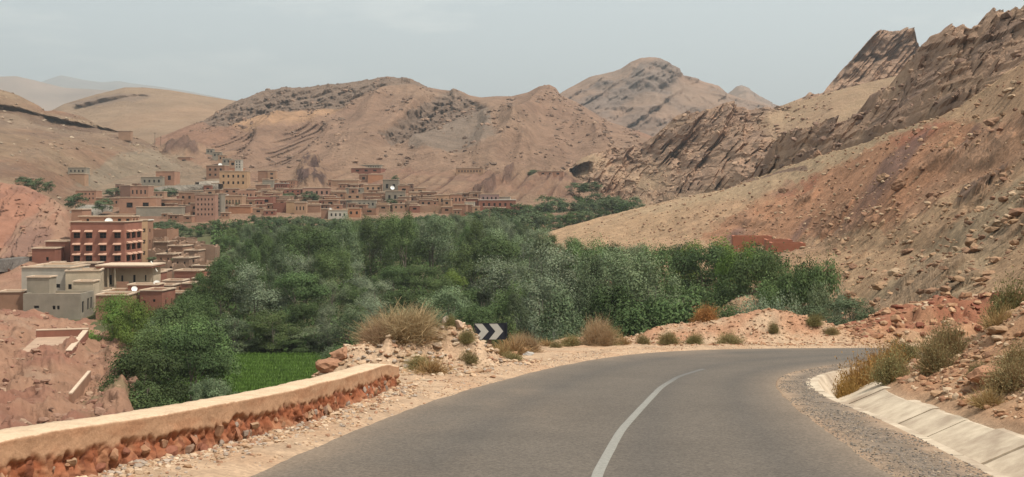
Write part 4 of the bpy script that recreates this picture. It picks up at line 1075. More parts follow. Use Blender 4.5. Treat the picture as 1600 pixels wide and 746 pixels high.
# ------------------------------------------------------------------ shrubs
m_dry = leaf_mat("dry_stems", (.40, .30, .18), .15, .12)
m_shrub = leaf_mat("shrub_leaves", (.15, .145, .095), .2, .15)
def shrub_mesh(name, n, r, h, w, c0, c1, leafy=0, cl=(1, 1, 1), seg=3, up=.35, wig=.075):
    """stems from one foot, bending outwards in a dome, with side twigs and small leaves"""
    th = rng.uniform(0, 2 * math.pi, n); el = np.arcsin(np.clip(rng.random(n) ** .8, up * .3, 1))
    L_ = rng.uniform(.5, 1.08, n) * (1 + .18 * np.cos(th - 1.1) + .12 * np.cos(3 * th + 2)) * (1 + .14 * np.sin(el * 7 + th * 2))
    d = np.stack([np.cos(th) * np.cos(el), np.sin(th) * np.cos(el), np.sin(el)], 1) * [1, 1, 1]
    b0 = rng.normal(size=(n, 3)) * [r * .16, r * .16, 0]
    t = np.linspace(0, 1, seg + 1)[None, :, None]
    pts = b0[:, None] + d[:, None] * L_[:, None, None] * t * np.array([r, r, h]) + rng.normal(size=(n, seg + 1, 3)) * r * wig * t
    sd_ = rng.normal(size=(n, 1, 3)); ww = w * (1 - .75 * t)
    A, B = pts - sd_ * ww, pts + sd_ * ww
    V = np.stack([A, B], 2).reshape(n, -1, 3)
    q = np.array([[2*k, 2*k+1, 2*k+3, 2*k+2] for k in range(seg)])
    Q = (q[None] + (np.arange(n) * (2 * seg + 2))[:, None, None]).reshape(-1, 4)
    cs = np.array(c0)[None, None] * (1 - t) + np.array(c1)[None, None] * t
    C = np.repeat((cs * rng.uniform(.75, 1.2, (n, 1, 1)))[:, :, None], 2, 2).reshape(-1, 3)
    V = V.reshape(-1, 3)
    if leafy:
        i = rng.integers(0, n, leafy); tt = rng.uniform(.4, 1.08, leafy)[:, None]
        p = b0[i] + d[i] * L_[i, None] * tt * [r, r, h] + rng.normal(size=(leafy, 3)) * r * .07
        a = rng.normal(size=(leafy, 3)); a /= np.linalg.norm(a, axis=1)[:, None]; bb = np.cross(a, rng.normal(size=(leafy, 3))); bb /= np.linalg.norm(bb, axis=1)[:, None]
        lw = w * 3.2
        LV = np.stack([p - a * lw * 1.6, p + bb * lw * .7, p + a * lw * 1.6, p - bb * lw * .7], 1).reshape(-1, 3)
        Q = np.concatenate([Q, np.arange(leafy * 4).reshape(-1, 4) + len(V)]); V = np.concatenate([V, LV])
        C = np.concatenate([C, np.repeat(np.array(cl)[None] * rng.uniform(.7, 1.3, (leafy, 1)), 4, 0)])
    o = arr_mesh(name, V, Q, m_dry, False, C, tone=False); me = o.data; bpy.data.objects.remove(o); return me
DRY = shrub_mesh("dry_bush", 6500, .5, .5, .0026, (.5,.34,.22), (1.1,1.0,.95), wig=.15)
STR = shrub_mesh("straw_tuft", 900, .5, .45, .005, (.45,.30,.18), (1.0,.88,.68), up=.9)
GLD = shrub_mesh("golden_bush", 2400, .5, .5, .004, (.5,.34,.18), (.9,.70,.42), 5200, (.72,.54,.27))
OLV = shrub_mesh("olive_bush", 1500, .5, .5, .004, (.7,.55,.42), (.85,.82,.66), 5200, (.58,.66,.50))
GRY = shrub_mesh("grey_green_bush", 1200, .5, .5, .0045, (.45,.4,.3), (.65,.66,.52), 4200, (.52,.60,.44))
RST = shrub_mesh("rust_bush", 1400, .5, .5, .005, (.5,.3,.17), (.85,.6,.4), 2600, (.85,.56,.33))
def shrub(px, row, Y, w, h, me, name, label, rz=0, grp="shrubs along the road"):
    x = (px - CX) / F * Y; z = float(ground_h(np.array([x]), np.array([Y]))[0][0])
    o = link(name, me); o.location = (x, Y, z - .03); k_ = 1.0 if px > 1400 else 1.25; o.scale = (w * k_, w * .92 * k_, h * (3.3 if px < 1400 else 2.6)); o.rotation_euler = (0, 0, rz or px * .37)
    return tag(o, label, "shrub", grp)
SH = [(628,545,28.9,1.75,.50,DRY,"dry_bush","large pale dry bush crowning the mound at the end of the low wall"),
      (597,545,28.6,.95,.36,DRY,"dry_bush","pale dry bush leaning out at the wall side of the large one"),
      (673,584,26.6,.85,.34,STR,"straw_tuft","brown straw tuft in front of the gravel mound"),
      (655,575,27.1,.6,.22,OLV,"olive_bush","small faded green plant touching the brown straw tuft"),
      (727,549,28.9,.45,.22,GRY,"grey_green_bush","small grey-green plant on the face of the gravel mound"),
      (735,565,28.2,.45,.2,GRY,"grey_green_bush","low grey-green plant at the foot of the gravel mound"),
      (705,541,29.3,.3,.2,GRY,"grey_green_bush","tiny green plant beside the white crowning block"),
      (800,548,35.0,1.2,.42,STR,"straw_tuft","straw clump right behind the post of the chevron sign"),
      (783,560,32.5,.75,.36,STR,"straw_tuft","dry straw clump at the foot of the chevron sign"),
      (803,568,32.0,.6,.18,GRY,"grey_green_bush","green plant in front of the straw by the chevron sign"),
      (822,545,37.0,.9,.35,DRY,"dry_bush","pale dry bush a step behind the chevron sign"),
      (893,538,41.0,.75,.25,OLV,"olive_bush","round olive plant on the outer verge, nearest the chevron sign"),
      (935,541,41.0,1.05,.55,DRY,"dry_bush","biggest dry bush on the outer verge between sign and red heap"),
      (948,541,41.3,.8,.4,OLV,"olive_bush","olive plant growing into the biggest verge bush"),
      (975,541,41.5,.5,.3,STR,"straw_tuft","straw tuft next to the biggest verge bush"),
      (1006,541,42.0,.5,.25,GRY,"grey_green_bush","small grey-green plant before the low part of the red heap"),
      (1045,541,42.2,.7,.3,OLV,"olive_bush","olive plant below the rust bush on the heap"),
      (1083,541,42.4,.65,.28,GRY,"grey_green_bush","grey-green plant at the middle foot of the red heap"),
      (1140,541,42.6,.9,.3,OLV,"olive_bush","wide olive plant at the foot of the highest heap"),
      (1210,528,44.0,.4,.3,GRY,"grey_green_bush","small plant on the face of the highest red heap"),
      (1101,505,46.0,.95,.45,RST,"rust_bush","rust coloured bush on the crest of the red heap"),
      (855,541,41.0,.6,.2,STR,"straw_tuft","low straw tuft on the outer verge past the sign"),
      (868,543,40.0,.4,.18,GRY,"grey_green_bush","tiny green plant on the outer verge past the straw tuft"),
      (1350,590,27.0,1.15,.72,GLD,"golden_bush","big golden bush at the head of the concrete ditch"),
      (1325,600,26.0,.7,.5,GLD,"golden_bush","golden bush hanging over the ditch in front of the big one"),
      (1385,570,29.0,1.2,.6,GLD,"golden_bush","golden-green bush behind the big golden one"),
      (1391,592,24.5,.75,.42,OLV,"olive_bush","blue-green bush against the big golden bush"),
      (1462,600,23.0,.85,.62,OLV,"olive_bush","olive bush in the middle of the rubble bank"),
      (1485,590,24.5,.95,.65,OLV,"olive_bush","taller olive bush behind the middle one on the bank"),
      (1575,555,27.0,1.25,.85,GRY,"grey_green_bush","blue-grey bush high on the bank near the jagged blocks"),
      (1560,580,24.5,.9,.5,STR,"straw_tuft","straw clump below the blue-grey bank bush"),
      (1490,515,31.0,1.4,.5,GLD,"golden_bush","yellow-green bush on the crest of the bank"),
      (1575,645,18.5,.95,.42,OLV,"olive_bush","olive bush low on the bank over the concrete slabs"),
      (1545,655,18.0,.7,.30,STR,"straw_tuft","yellow straw clump low on the bank over the slabs"),
      (1590,630,19.5,.8,.45,OLV,"olive_bush","green bush at the outer end of the bank above the slabs"),
      (1525,620,20.5,.4,.25,GRY,"grey_green_bush","thin grey plant left of the broad bank block"),
      (1415,545,33.0,1.2,.5,GRY,"grey_green_bush","grey bush behind the golden bushes at the bend"),
      (1440,530,38.0,1.1,.4,STR,"straw_tuft","straw clump beyond the bend under the red bank"),
      (1270,540,44.6,.7,.28,GRY,"grey_green_bush","grey-green plant at the far end of the red heap"),
      (1300,541,44.0,.5,.2,OLV,"olive_bush","olive plant where the road leaves the bend")]
for a in SH: shrub(*a)

# ------------------------------------------------------------------ houses
HC = dict(rose=(.31,.150,.108), ruin=(.235,.148,.10), brick=(.36,.155,.095), brown=(.29,.18,.12), red=(.26,.125,.088), salmon=(.36,.22,.15), tan=(.38,.26,.17), grey=(.25,.215,.165), ggreen=(.24,.225,.18),
          orange=(.42,.225,.13), ochre=(.43, .30, .18), white=(.42,.37,.30), dark=(.18,.115,.085), pink=(.34,.215,.16), cream=(.44,.35,.245), purple=(.30,.22,.20), mud=(.34,.23,.155))
HC = {k: (tuple(c * f for c, f in zip(v, (.92, .82, .78))) if k not in ('white', 'cream', 'grey', 'ruin') else v) for k, v in HC.items()}
HM = {k: wall_mat("wall_" + k, v, .35, .17, .3, .08) for k, v in HC.items()}
m_roof = wall_mat("mud_roof", (.44, .33, .235), .5, .15, .3, .05)
m_trim = wall_mat("pale_trim", (.50, .375, .27), .8, .12, .2, .03)
m_wtrim = wall_mat("white_trim", (.62, .58, .50), .8, .08, .1, .02)
m_pane = plain_mat("dark_pane", (.018, .016, .016), .35, .1)
m_frame = plain_mat("window_frame", (.10, .06, .045), .6)
def unit_box(name, mat):
    b = MB(); b.box(-.5, .5, -.5, .5, 0, 1); return b.mesh(name, mat)
PANE = unit_box("window", m_pane); DOORM = unit_box("door", m_frame); HOOD = None
hb = MB(); n_ = len(hb.v)
hb.v += [(-.62,0,1.0),(.62,0,1.0),(-.62,-.75,.35),(.62,-.75,.35),(-.62,0,.0),(.62,0,.0),(-.62,-.75,.18),(.62,-.75,.18)]
hb.f += [(0,2,3,1),(4,5,7,6),(2,6,7,3),(0,4,6,2),(1,3,7,5),(0,1,5,4)]
HOOD = hb.mesh("window_hood", wall_mat("hood_tile", (.44,.26,.18), 1, .12))
def wall_face(b, o, ux, w, z0, z1, ops, nrm, inset=.22):
    """a wall from o along ux, w wide, cut by openings (u0,u1,v0,v1) in metres; reveals go inset deep"""
    us = sorted({0.0, w, *[a for q in ops for a in q[:2]]}); vs = sorted({z0, z1, *[a for q in ops for a in q[2:]]})
    def p(u, v, d=0): return (o[0] + ux[0]*u - nrm[0]*d, o[1] + ux[1]*u - nrm[1]*d, v)
    for i in range(len(us) - 1):
        for j in range(len(vs) - 1):
            cu, cv = (us[i] + us[i+1]) / 2, (vs[j] + vs[j+1]) / 2
            if any(q[0] < cu < q[1] and q[2] < cv < q[3] for q in ops): continue
            b.quad(p(us[i], vs[j]), p(us[i+1], vs[j]), p(us[i+1], vs[j+1]), p(us[i], vs[j+1]))
    for a, c, e, f_ in ops:
        b.quad(p(a, e), p(c, e), p(c, e, inset), p(a, e, inset)); b.quad(p(a, f_, inset), p(c, f_, inset), p(c, f_), p(a, f_))
        b.quad(p(a, e), p(a, e, inset), p(a, f_, inset), p(a, f_)); b.quad(p(c, e, inset), p(c, e), p(c, f_), p(c, f_, inset))
def wins(n, rows, fw=.35, fh=.4, u0=.06, u1=.94, v0=.12, v1=.9):
    out_ = []
    for r_ in range(rows):
        for k in range(n):
            cu = u0 + (u1 - u0) * (k + .5) / n; cv = v0 + (v1 - v0) * (r_ + .5) / rows
            out_.append((cu - fw * (u1-u0) / n / 2, cu + fw * (u1-u0) / n / 2, cv - fh * (v1-v0) / rows / 2, cv + fh * (v1-v0) / rows / 2))
    return out_
def house(px0, px1, top, bot, Y, col, label, front=(), side=(), dep=None, rz=0.0, below=4.0, trim='pale', hoods=False, ruin=0, name="house", cat="house", roof=True, frames=False, grp=None):
    w = (px1 - px0) / F * Y; h = (bot - top) / F * Y; dep = dep or max(4.0, min(9.0, w * .8))
    c = P((px0 + px1) / 2, bot, Y)
    r = tag(empty(name, tuple(c), rz), label, cat, grp)
    fo = [(a*w, b_*w, e*h, f_*h) for a, b_, e, f_ in front]; so = [(a*dep, b_*dep, e*h, f_*h) for a, b_, e, f_ in side]
    b = MB()
    if not ruin:
        wall_face(b, (-w/2, 0), (1, 0), w, -below, h, fo, (0, -1)); wall_face(b, (w/2, 0), (0, 1), dep, -below, h, so, (1, 0))
        wall_face(b, (w/2, dep), (-1, 0), w, -below, h, [], (0, 1)); wall_face(b, (-w/2, dep), (0, -1), dep, -below, h, [], (-1, 0))
        t = .28; ri = h - .45
        for (x0, y0, x1, y1) in ((-w/2, 0, w/2, t), (-w/2, dep-t, w/2, dep), (-w/2, t, -w/2+t, dep-t), (w/2-t, t, w/2, dep-t)):
            b.quad((x0,y0,h),(x1,y0,h),(x1,y1,h),(x0,y1,h))
        for a, c_ in (((-w/2+t, t), (w/2-t, t)), ((w/2-t, t), (w/2-t, dep-t)), ((w/2-t, dep-t), (-w/2+t, dep-t)), ((-w/2+t, dep-t), (-w/2+t, t))):
            b.quad((*c_, ri), (*a, ri), (*a, h), (*c_, h))
    else:
        # roofless walls with broken tops
        for (x0, y0, x1, y1) in ((-w/2, 0, w/2, 0), (w/2, 0, w/2, dep), (w/2, dep, -w/2, dep), (-w/2, dep, -w/2, 0)):
            k = max(4, int(math.hypot(x1-x0, y1-y0) / .5)); nx, ny = (y1-y0), -(x1-x0); q = math.hypot(nx, ny); nx, ny = nx/q*.45, ny/q*.45
            ff = rng.uniform(0, 99)
            stp = [rng.random() for _ in range(k // 3 + 2)]
            hh = [h * (1 - ruin * .9 * stp[i_ // 3] * (.75 + .25 * rng.random()) - ruin * .25 * abs(float(perlin(np.float32(ff + i_ * .6), np.float32(1.5), np.float32(ff))))) for i_ in range(k + 1)]
            for i_ in range(k):
                a, c_ = i_/k, (i_+1)/k; A = (x0+(x1-x0)*a, y0+(y1-y0)*a); C_ = (x0+(x1-x0)*c_, y0+(y1-y0)*c_)
                Ai, Ci = (A[0]-nx, A[1]-ny), (C_[0]-nx, C_[1]-ny)
                b.quad((*A, -below), (*C_, -below), (*C_, hh[i_+1]), (*A, hh[i_])); b.quad((*Ci, -below), (*Ai, -below), (*Ai, hh[i_]), (*Ci, hh[i_+1])); b.quad((*A, hh[i_]), (*C_, hh[i_+1]), (*Ci, hh[i_+1]), (*Ai, hh[i_]))
    b.build("wall", HM[col], r)
    if not ruin:
        b = MB(); b.box(-w/2+.27, w/2-.27, .27, dep-.27, h-.7, h-.44); b.build("roof", m_roof, r)
        if trim:
            b = MB(); q = .16; th_ = .22
            b.box(-w/2-q, w/2+q, -q, .26, h, h+th_); b.box(-w/2-q, w/2+q, dep-.26, dep+q, h, h+th_); b.box(-w/2-q, -w/2+.26, .26, dep-.26, h, h+th_); b.box(w/2-.26, w/2+q, .26, dep-.26, h, h+th_)
            b.build("cornice", m_wtrim if trim == 'white' else m_trim, r)
    for ops, sd_ in ((fo, 0), (so, 1)):
        for a, c_, e, f_ in ops:
            dr_ = e < .25 and not ruin
            o = link("door" if dr_ else "window", DOORM if dr_ else PANE, r)
            m_ = (a + c_) / 2
            o.location = (-w/2 + m_, .20, e) if not sd_ else (w/2 - .20, m_, e)
            o.rotation_euler = (0, 0, 0 if not sd_ else R(90)); o.scale = (c_ - a - .002, .06, f_ - e)
            if frames:
                fr = MB(); fw_, fh_ = c_ - a, f_ - e
                fr.box(-fw_/2, fw_/2, -.03, .03, fh_*.47, fh_*.53); fr.box(-.04, .04, -.032, .032, 0.02, fh_ - .02)
                f2 = link("window_frame", fr.mesh("window_frame", m_frame), None); f2.parent = o
                f2.scale = (1/(c_-a-.002), 1/.06, 1/fh_); f2.location = (0, -.9, 0)
            if hoods:
                q = link("window_hood", HOOD, r); q.location = (-w/2 + m_, -.02, f_ + .06) if not sd_ else (w/2 + .02, m_, f_ + .06)
                q.rotation_euler = (0, 0, 0 if not sd_ else R(90)); q.scale = (c_ - a, .9, .55)
    return r, w, h, dep

# --- the hotel group on the left bank
HY = 250.0
def fr(p0, p1, t, b_, *ws):  # openings from picture rows/columns of a facade
    return [((x0 - p0) / (p1 - p0), (x1 - p0) / (p1 - p0), (b_ - y1) / (b_ - t), (b_ - y0) / (b_ - t)) for x0, x1, y0, y1 in ws]
hw = [(x - 5, x + 5, y, y + 8.5) for x in (120, 139, 161, 183.5) for y in (364, 384, 400)]
sw = [(u - .10, u + .10, v, v + .135) for u in (.2, .5, .82) for v in (.62, .36, .10)]
house(110, 195, 347.5, 416, HY, 'rose', "tall brick-red hotel block with three rows of hooded windows", fr(110, 195, 347.5, 416, *hw), sw, 11.5, 0, 5, 'pale', True, frames=True, name="hotel", cat="hotel")
house(123, 206, 339, 349, HY + 6, 'salmon', "long pink penthouse storey on the roof of the red hotel", fr(123, 206, 339, 349, (135, 139, 342, 347), (163, 168, 342, 347), (184, 189, 342, 347), (197, 202, 342, 347)), wins(2, 1, .4, .5), 5, 0, .8, name="rooftop_storey")
house(111.5, 128, 328, 349, HY + 16, 'salmon', "plain salmon block looking out behind the top corner of the hotel by the cliff", (), (), 6, 0, 8)
house(205, 220, 345, 414, HY + 13, 'ochre', "slim ochre stair tower at the back of the red hotel", (), wins(1, 3, .4, .35), 5, 0, 5, name="stair_tower", cat="tower")
house(216, 229, 345, 414, HY + 18, 'brown', "slim brown tower with white studded corner behind the stair tower", (), wins(1, 3, .2, .3), 5, 0, 5, 'white', name="corner_tower", cat="tower")
house(71, 109, 378, 414, HY + 4, 'red', "plain dark red annex wall against the left flank of the hotel", (), (), 7, 0, 5)
house(50, 86, 389, 414, HY - 2, 'red', "lower dark red shed stepping down from the hotel annex", fr(50, 86, 389, 414, (72, 76, 402, 408)), (), 5, 0, 5)
house(78, 94, 411, 420, HY - 8, 'red', "tiny red outbuilding between the shed and the ochre roof terrace", (), (), 3, 0, 2)
house(110, 151, 412, 425, HY - 10, 'dark', "long low dark wall block at the foot of the hotel front", (), (), 4, 0, 3)
house(57, 113, 415, 432, 228, 'ochre', "yellow walled roof terrace behind the cream house", (), (), 7, 0, 4)
house(33, 110, 419, 464, 214, 'white', "wide off-white house with small windows behind the grey block house", fr(33, 110, 419, 464, (85, 94, 444, 450)), wins(1, 1, .2, .2), 9, R(-2), 4)
house(104, 155, 424, 462, 213, 'cream', "cream wing with two narrow windows joined to the off-white house", fr(104, 155, 424, 462, (108, 113, 444, 452), (147, 152, 437, 447)), (), 7, R(14), 4)
house(115, 145, 441, 463, 208, 'cream', "small cream box house in front of the cream wing", (), (), 4, R(4), 4)
# open veranda house
vr = tag(empty("veranda_house", tuple(P(192, 449, 220))), "cream veranda house with thin columns under a broad red-edged roof", "house")
vw = 78 / F * 220; vh = 30 / F * 220
b = MB(); ops = [(vw*a, vw*c_, e, f_) for a, c_, e, f_ in ((.12,.17,.3,2.2), (.36,.40,.0,2.1), (.60,.65,.0,2.2), (.84,.87,1.0,2.2))]
wall_face(b, (-vw/2, 3), (1, 0), vw, -3, vh, ops, (0, -1)); wall_face(b, (vw/2, 3), (0, 1), 5, -3, vh, [], (1, 0)); wall_face(b, (-vw/2, 8), (0, -1), 5, -3, vh, [], (-1, 0)); wall_face(b, (vw/2, 8), (-1, 0), vw, -3, vh, [], (0, 1))
b.build("wall", HM['cream'], vr)
for a, c_, e, f_ in ops:
    o = link("door", PANE, vr); o.location = (-vw/2 + (a+c_)/2, 3.2, e); o.scale = (c_-a-.002, .06, f_-e)
b = MB(); b.box(-vw/2-.3, vw/2+.8, -.4, 8.4, vh, vh+.35); b.build("roof", HM['red'], vr)
b = MB(); b.box(-vw/2-.4, vw/2+.9, -.5, 8.5, vh+.352, vh+.6); b.build("cornice", m_trim, vr)
for a in (.04, .1, .2, .34): 
    o = link("column", unit_box("column", HM['cream']), vr); o.location = (-vw/2 + a*vw, .2, -3); o.scale = (.28, .28, vh + 2.99)
b = MB(); b.box(-vw/2, vw/2+.4, 0, 2.99, -3.2, -.02); b.build("floor", m_roof, vr)
b = MB(); b.box(-vw*.12, vw*.12, -.3, -.06, -1, 1.1); b.build("balustrade", HM['salmon'], vr)
house(36, 126, 459, 506, 200, 'grey', "unfinished grey block house with low dark windows, nearest of the left bank", fr(36, 126, 459, 506, (53, 61, 478, 482), (82, 86.5, 478, 484), (89, 93, 478, 484)), [(.10,.26,.34,.72), (.50,.64,.40,.78), (.74,.88,.42,.80)], 6.3, 0, 5, None)
house(42, 77, 434, 461, 203, 'grey', "raw grey stair box standing on the roof of the unfinished house", (), (), 3.2, 0, 2, 'pale', name="stair_box", cat="roof hut")
house(0, 37, 457, 475, 204, 'brown', "low brown wall house at the uphill side of the grey block house", (), (), 4, R(8), 4)
house(158, 224, 457, 478, 206, 'brown', "brown flat-roofed house beneath the cream veranda", (), (), 7, 0, 6)
house(150, 200, 462, 482, 200, 'brown', "lower brown terrace house next to the grey block house", (), (), 5, R(3), 6)
house(218, 254, 455, 494, 205, 'red', "square red-brown tower house with two slit windows above the bright green tree", fr(218, 254, 455, 494, (223, 227, 470, 474), (239, 243, 468, 472), (224, 227, 486, 489)), wins(2, 1, .2, .3), 6, R(-6), 6)
house(200, 246, 446, 456, 212, 'red', "long low red parapet house between veranda and tower house", (), (), 4, 0, 4)
for i, (a, c_, t, bt, Y_, cl, lb) in enumerate([
    (213, 246, 427, 447, 228, 'red', "dark red house against the foot of the two back towers"),
    (236, 256, 424, 446, 232, 'brown', "small brown house with a white pipe across its roof"),
    (254, 285, 440, 462, 226, 'red', "dark red house with pale flat roof right of the white pipe"),
    (272, 312, 424, 466, 232, 'red', "largest plain red house front above the olive tree"),
    (246, 270, 447, 470, 218, 'brown', "low brown house with a broad pale roof slab by the tower house"),
    (254, 288, 459, 476, 212, 'mud', "pale roofed shed at the edge of the trees below the red house"),
    (284, 300, 444, 462, 222, 'red', "narrow red shed with pale eaves before the big red front")]):
    house(a, c_, t, bt, Y_, cl, lb, (), (), 5, R(-5 + 3 * i % 7), 6)
for a, c_, t, bt, Y_, cl, lb in [(240,262,379,392,276,'ruin',"dark flat-roofed house wedged high among the ruins by the towers"), (262,286,385,398,272,'brown',"brown flat-roofed house in the middle of the ruins"),
      (288,310,392,406,266,'ruin',"dark flat-roofed house below the tall corner ruin"), (244,270,398,412,262,'brown',"brown flat-roofed house above the pipe roofs"), (270,296,404,418,258,'ruin',"dark flat-roofed house over the largest plain red front"),
      (300,326,416,432,252,'brown',"brown flat-roofed house beside the broken garden wall"), (322,346,424,440,246,'red',"red flat-roofed shed closest to the trees under the ruins"), (300,330,436,452,236,'red',"low red house peeping between treetops beside the largest red front")]:
    house(a, c_, t, bt, Y_ - 6, cl, lb, wins(2, 1, .22, .3) if c_ - a > 24 else (), (), 6, R(-6), 10)
RU = [(232, 262, 357, 378, 288, 'brown', .15, "tallest ruin wall at the top of the abandoned quarter, behind the towers"),
      (234, 256, 370, 392, 280, 'ruin', .5, "crumbled ruin just below the topmost ruin wall"),
      (256, 276, 376, 396, 278, 'ruin', .4, "ruined room with collapsed corner under the topmost wall"),
      (268, 292, 370, 390, 284, 'ruin', .3, "roofless ruin with one square gap in its upper wall"),
      (290, 306, 377, 400, 280, 'ruin', .35, "roofless ruin next to the tall corner ruin"),
      (232, 262, 386, 408, 270, 'ruin', .45, "dark hollow ruin half way down the abandoned quarter"),
      (260, 284, 392, 414, 266, 'ruin', .55, "ruin with rounded broken gable in the middle of the quarter"),
      (282, 304, 396, 418, 264, 'ruin', .5, "pale broken ruin to the side of the rounded gable"),
      (304, 336, 383, 424, 272, 'ruin', .12, "high corner ruin with a tall dark slot at the tree edge"),
      (300, 322, 405, 430, 258, 'ruin', .4, "dark low ruin at the foot of the high corner ruin"),
      (266, 298, 412, 436, 254, 'ruin', .45, "lowest dark ruin above the plain red front"),
      (318, 362, 410, 432, 262, 'ruin', .5, "long broken garden wall running into the trees"),
      (312, 350, 420, 446, 250, 'red', .2, "roofless red sheds below the broken garden wall"),
      (236, 262, 406, 424, 258, 'ruin', .6, "heap of crumbling walls beside the green shrub at the towers")]
for a, c_, t, bt, Y_, cl, ru, lb in RU:
    ops = [(.3, .45, .3, .6)] if c_ - a > 25 else []
    house(a, c_, t, bt, Y_ - 8, cl, lb, (), (), 6, R(rng.uniform(-12, 8)), 12, None, False, ru, "ruin", "ruin", grp="roofless ruins of the abandoned quarter")
pp = tag(empty("drain_pipe", tuple(P(236, 412, 226))), "thin white pipe slanting down across the red house roofs", "pipe")
b = MB(); e_ = P(246, 428, 222) - P(236, 412, 226); b.tube((0, 0, .4), (e_[0], e_[1], e_[2] + .4), .11, .11); b.build("pipe", m_wtrim, pp)

# walled terrace on the promontory
tr_ = tag(empty("walled_terrace", (-55.9, 146, -18.3), R(15.7)), "sandy terrace enclosed by low red walls on the promontory", "terrace")
b = MB(); b.box(-5.6, 0, -20, 0, -3, .35); b.build("floor", wall_mat("sand_floor", (.36,.24,.165), .6, .16), tr_)
for x0, x1, y0, y1, z1 in ((-5.7, .6, .002, .6, 1.2), (.002, .6, -20, -.001, 1.0)):
    b = MB(); b.box(x0, x1, y0, y1, -4, z1); b.build("side_wall", HM['red'], tr_)
    b = MB(); b.box(x0 - .03, x1 + .03, y0 - .03, y1 + .02, z1, z1 + .12); b.build("coping", m_trim, tr_)
lw = tag(empty("stub_wall", tuple(P(113, 634, 98))), "short pale capped wall stub slanting down the red promontory", "wall")
d_ = P(142, 594, 110) - P(113, 634, 98); b = MB(); L_ = math.hypot(d_[0], d_[1]); n0 = (-d_[1]/L_*.3, d_[0]/L_*.3)
b.v = [(0,0,-2),(d_[0],d_[1],d_[2]-2),(d_[0]+n0[0],d_[1]+n0[1],d_[2]-2),(n0[0],n0[1],-2),(0,0,1.0),(d_[0],d_[1],d_[2]+.8),(d_[0]+n0[0],d_[1]+n0[1],d_[2]+.8),(n0[0],n0[1],1.0)]
b.f = [(0,1,5,4),(1,2,6,5),(2,3,7,6),(3,0,4,7),(4,5,6,7)]; b.build("masonry", HM['brown'], lw)
b2 = MB(); b2.v = [(x, y, z + (.12 if i > 3 else .002)) for i, (x, y, z) in enumerate(b.v[4:] * 2)]; b2.f = [(0,1,5,4),(1,2,6,5),(2,3,7,6),(3,0,4,7),(4,5,6,7)]; b2.build("coping", m_trim, lw)

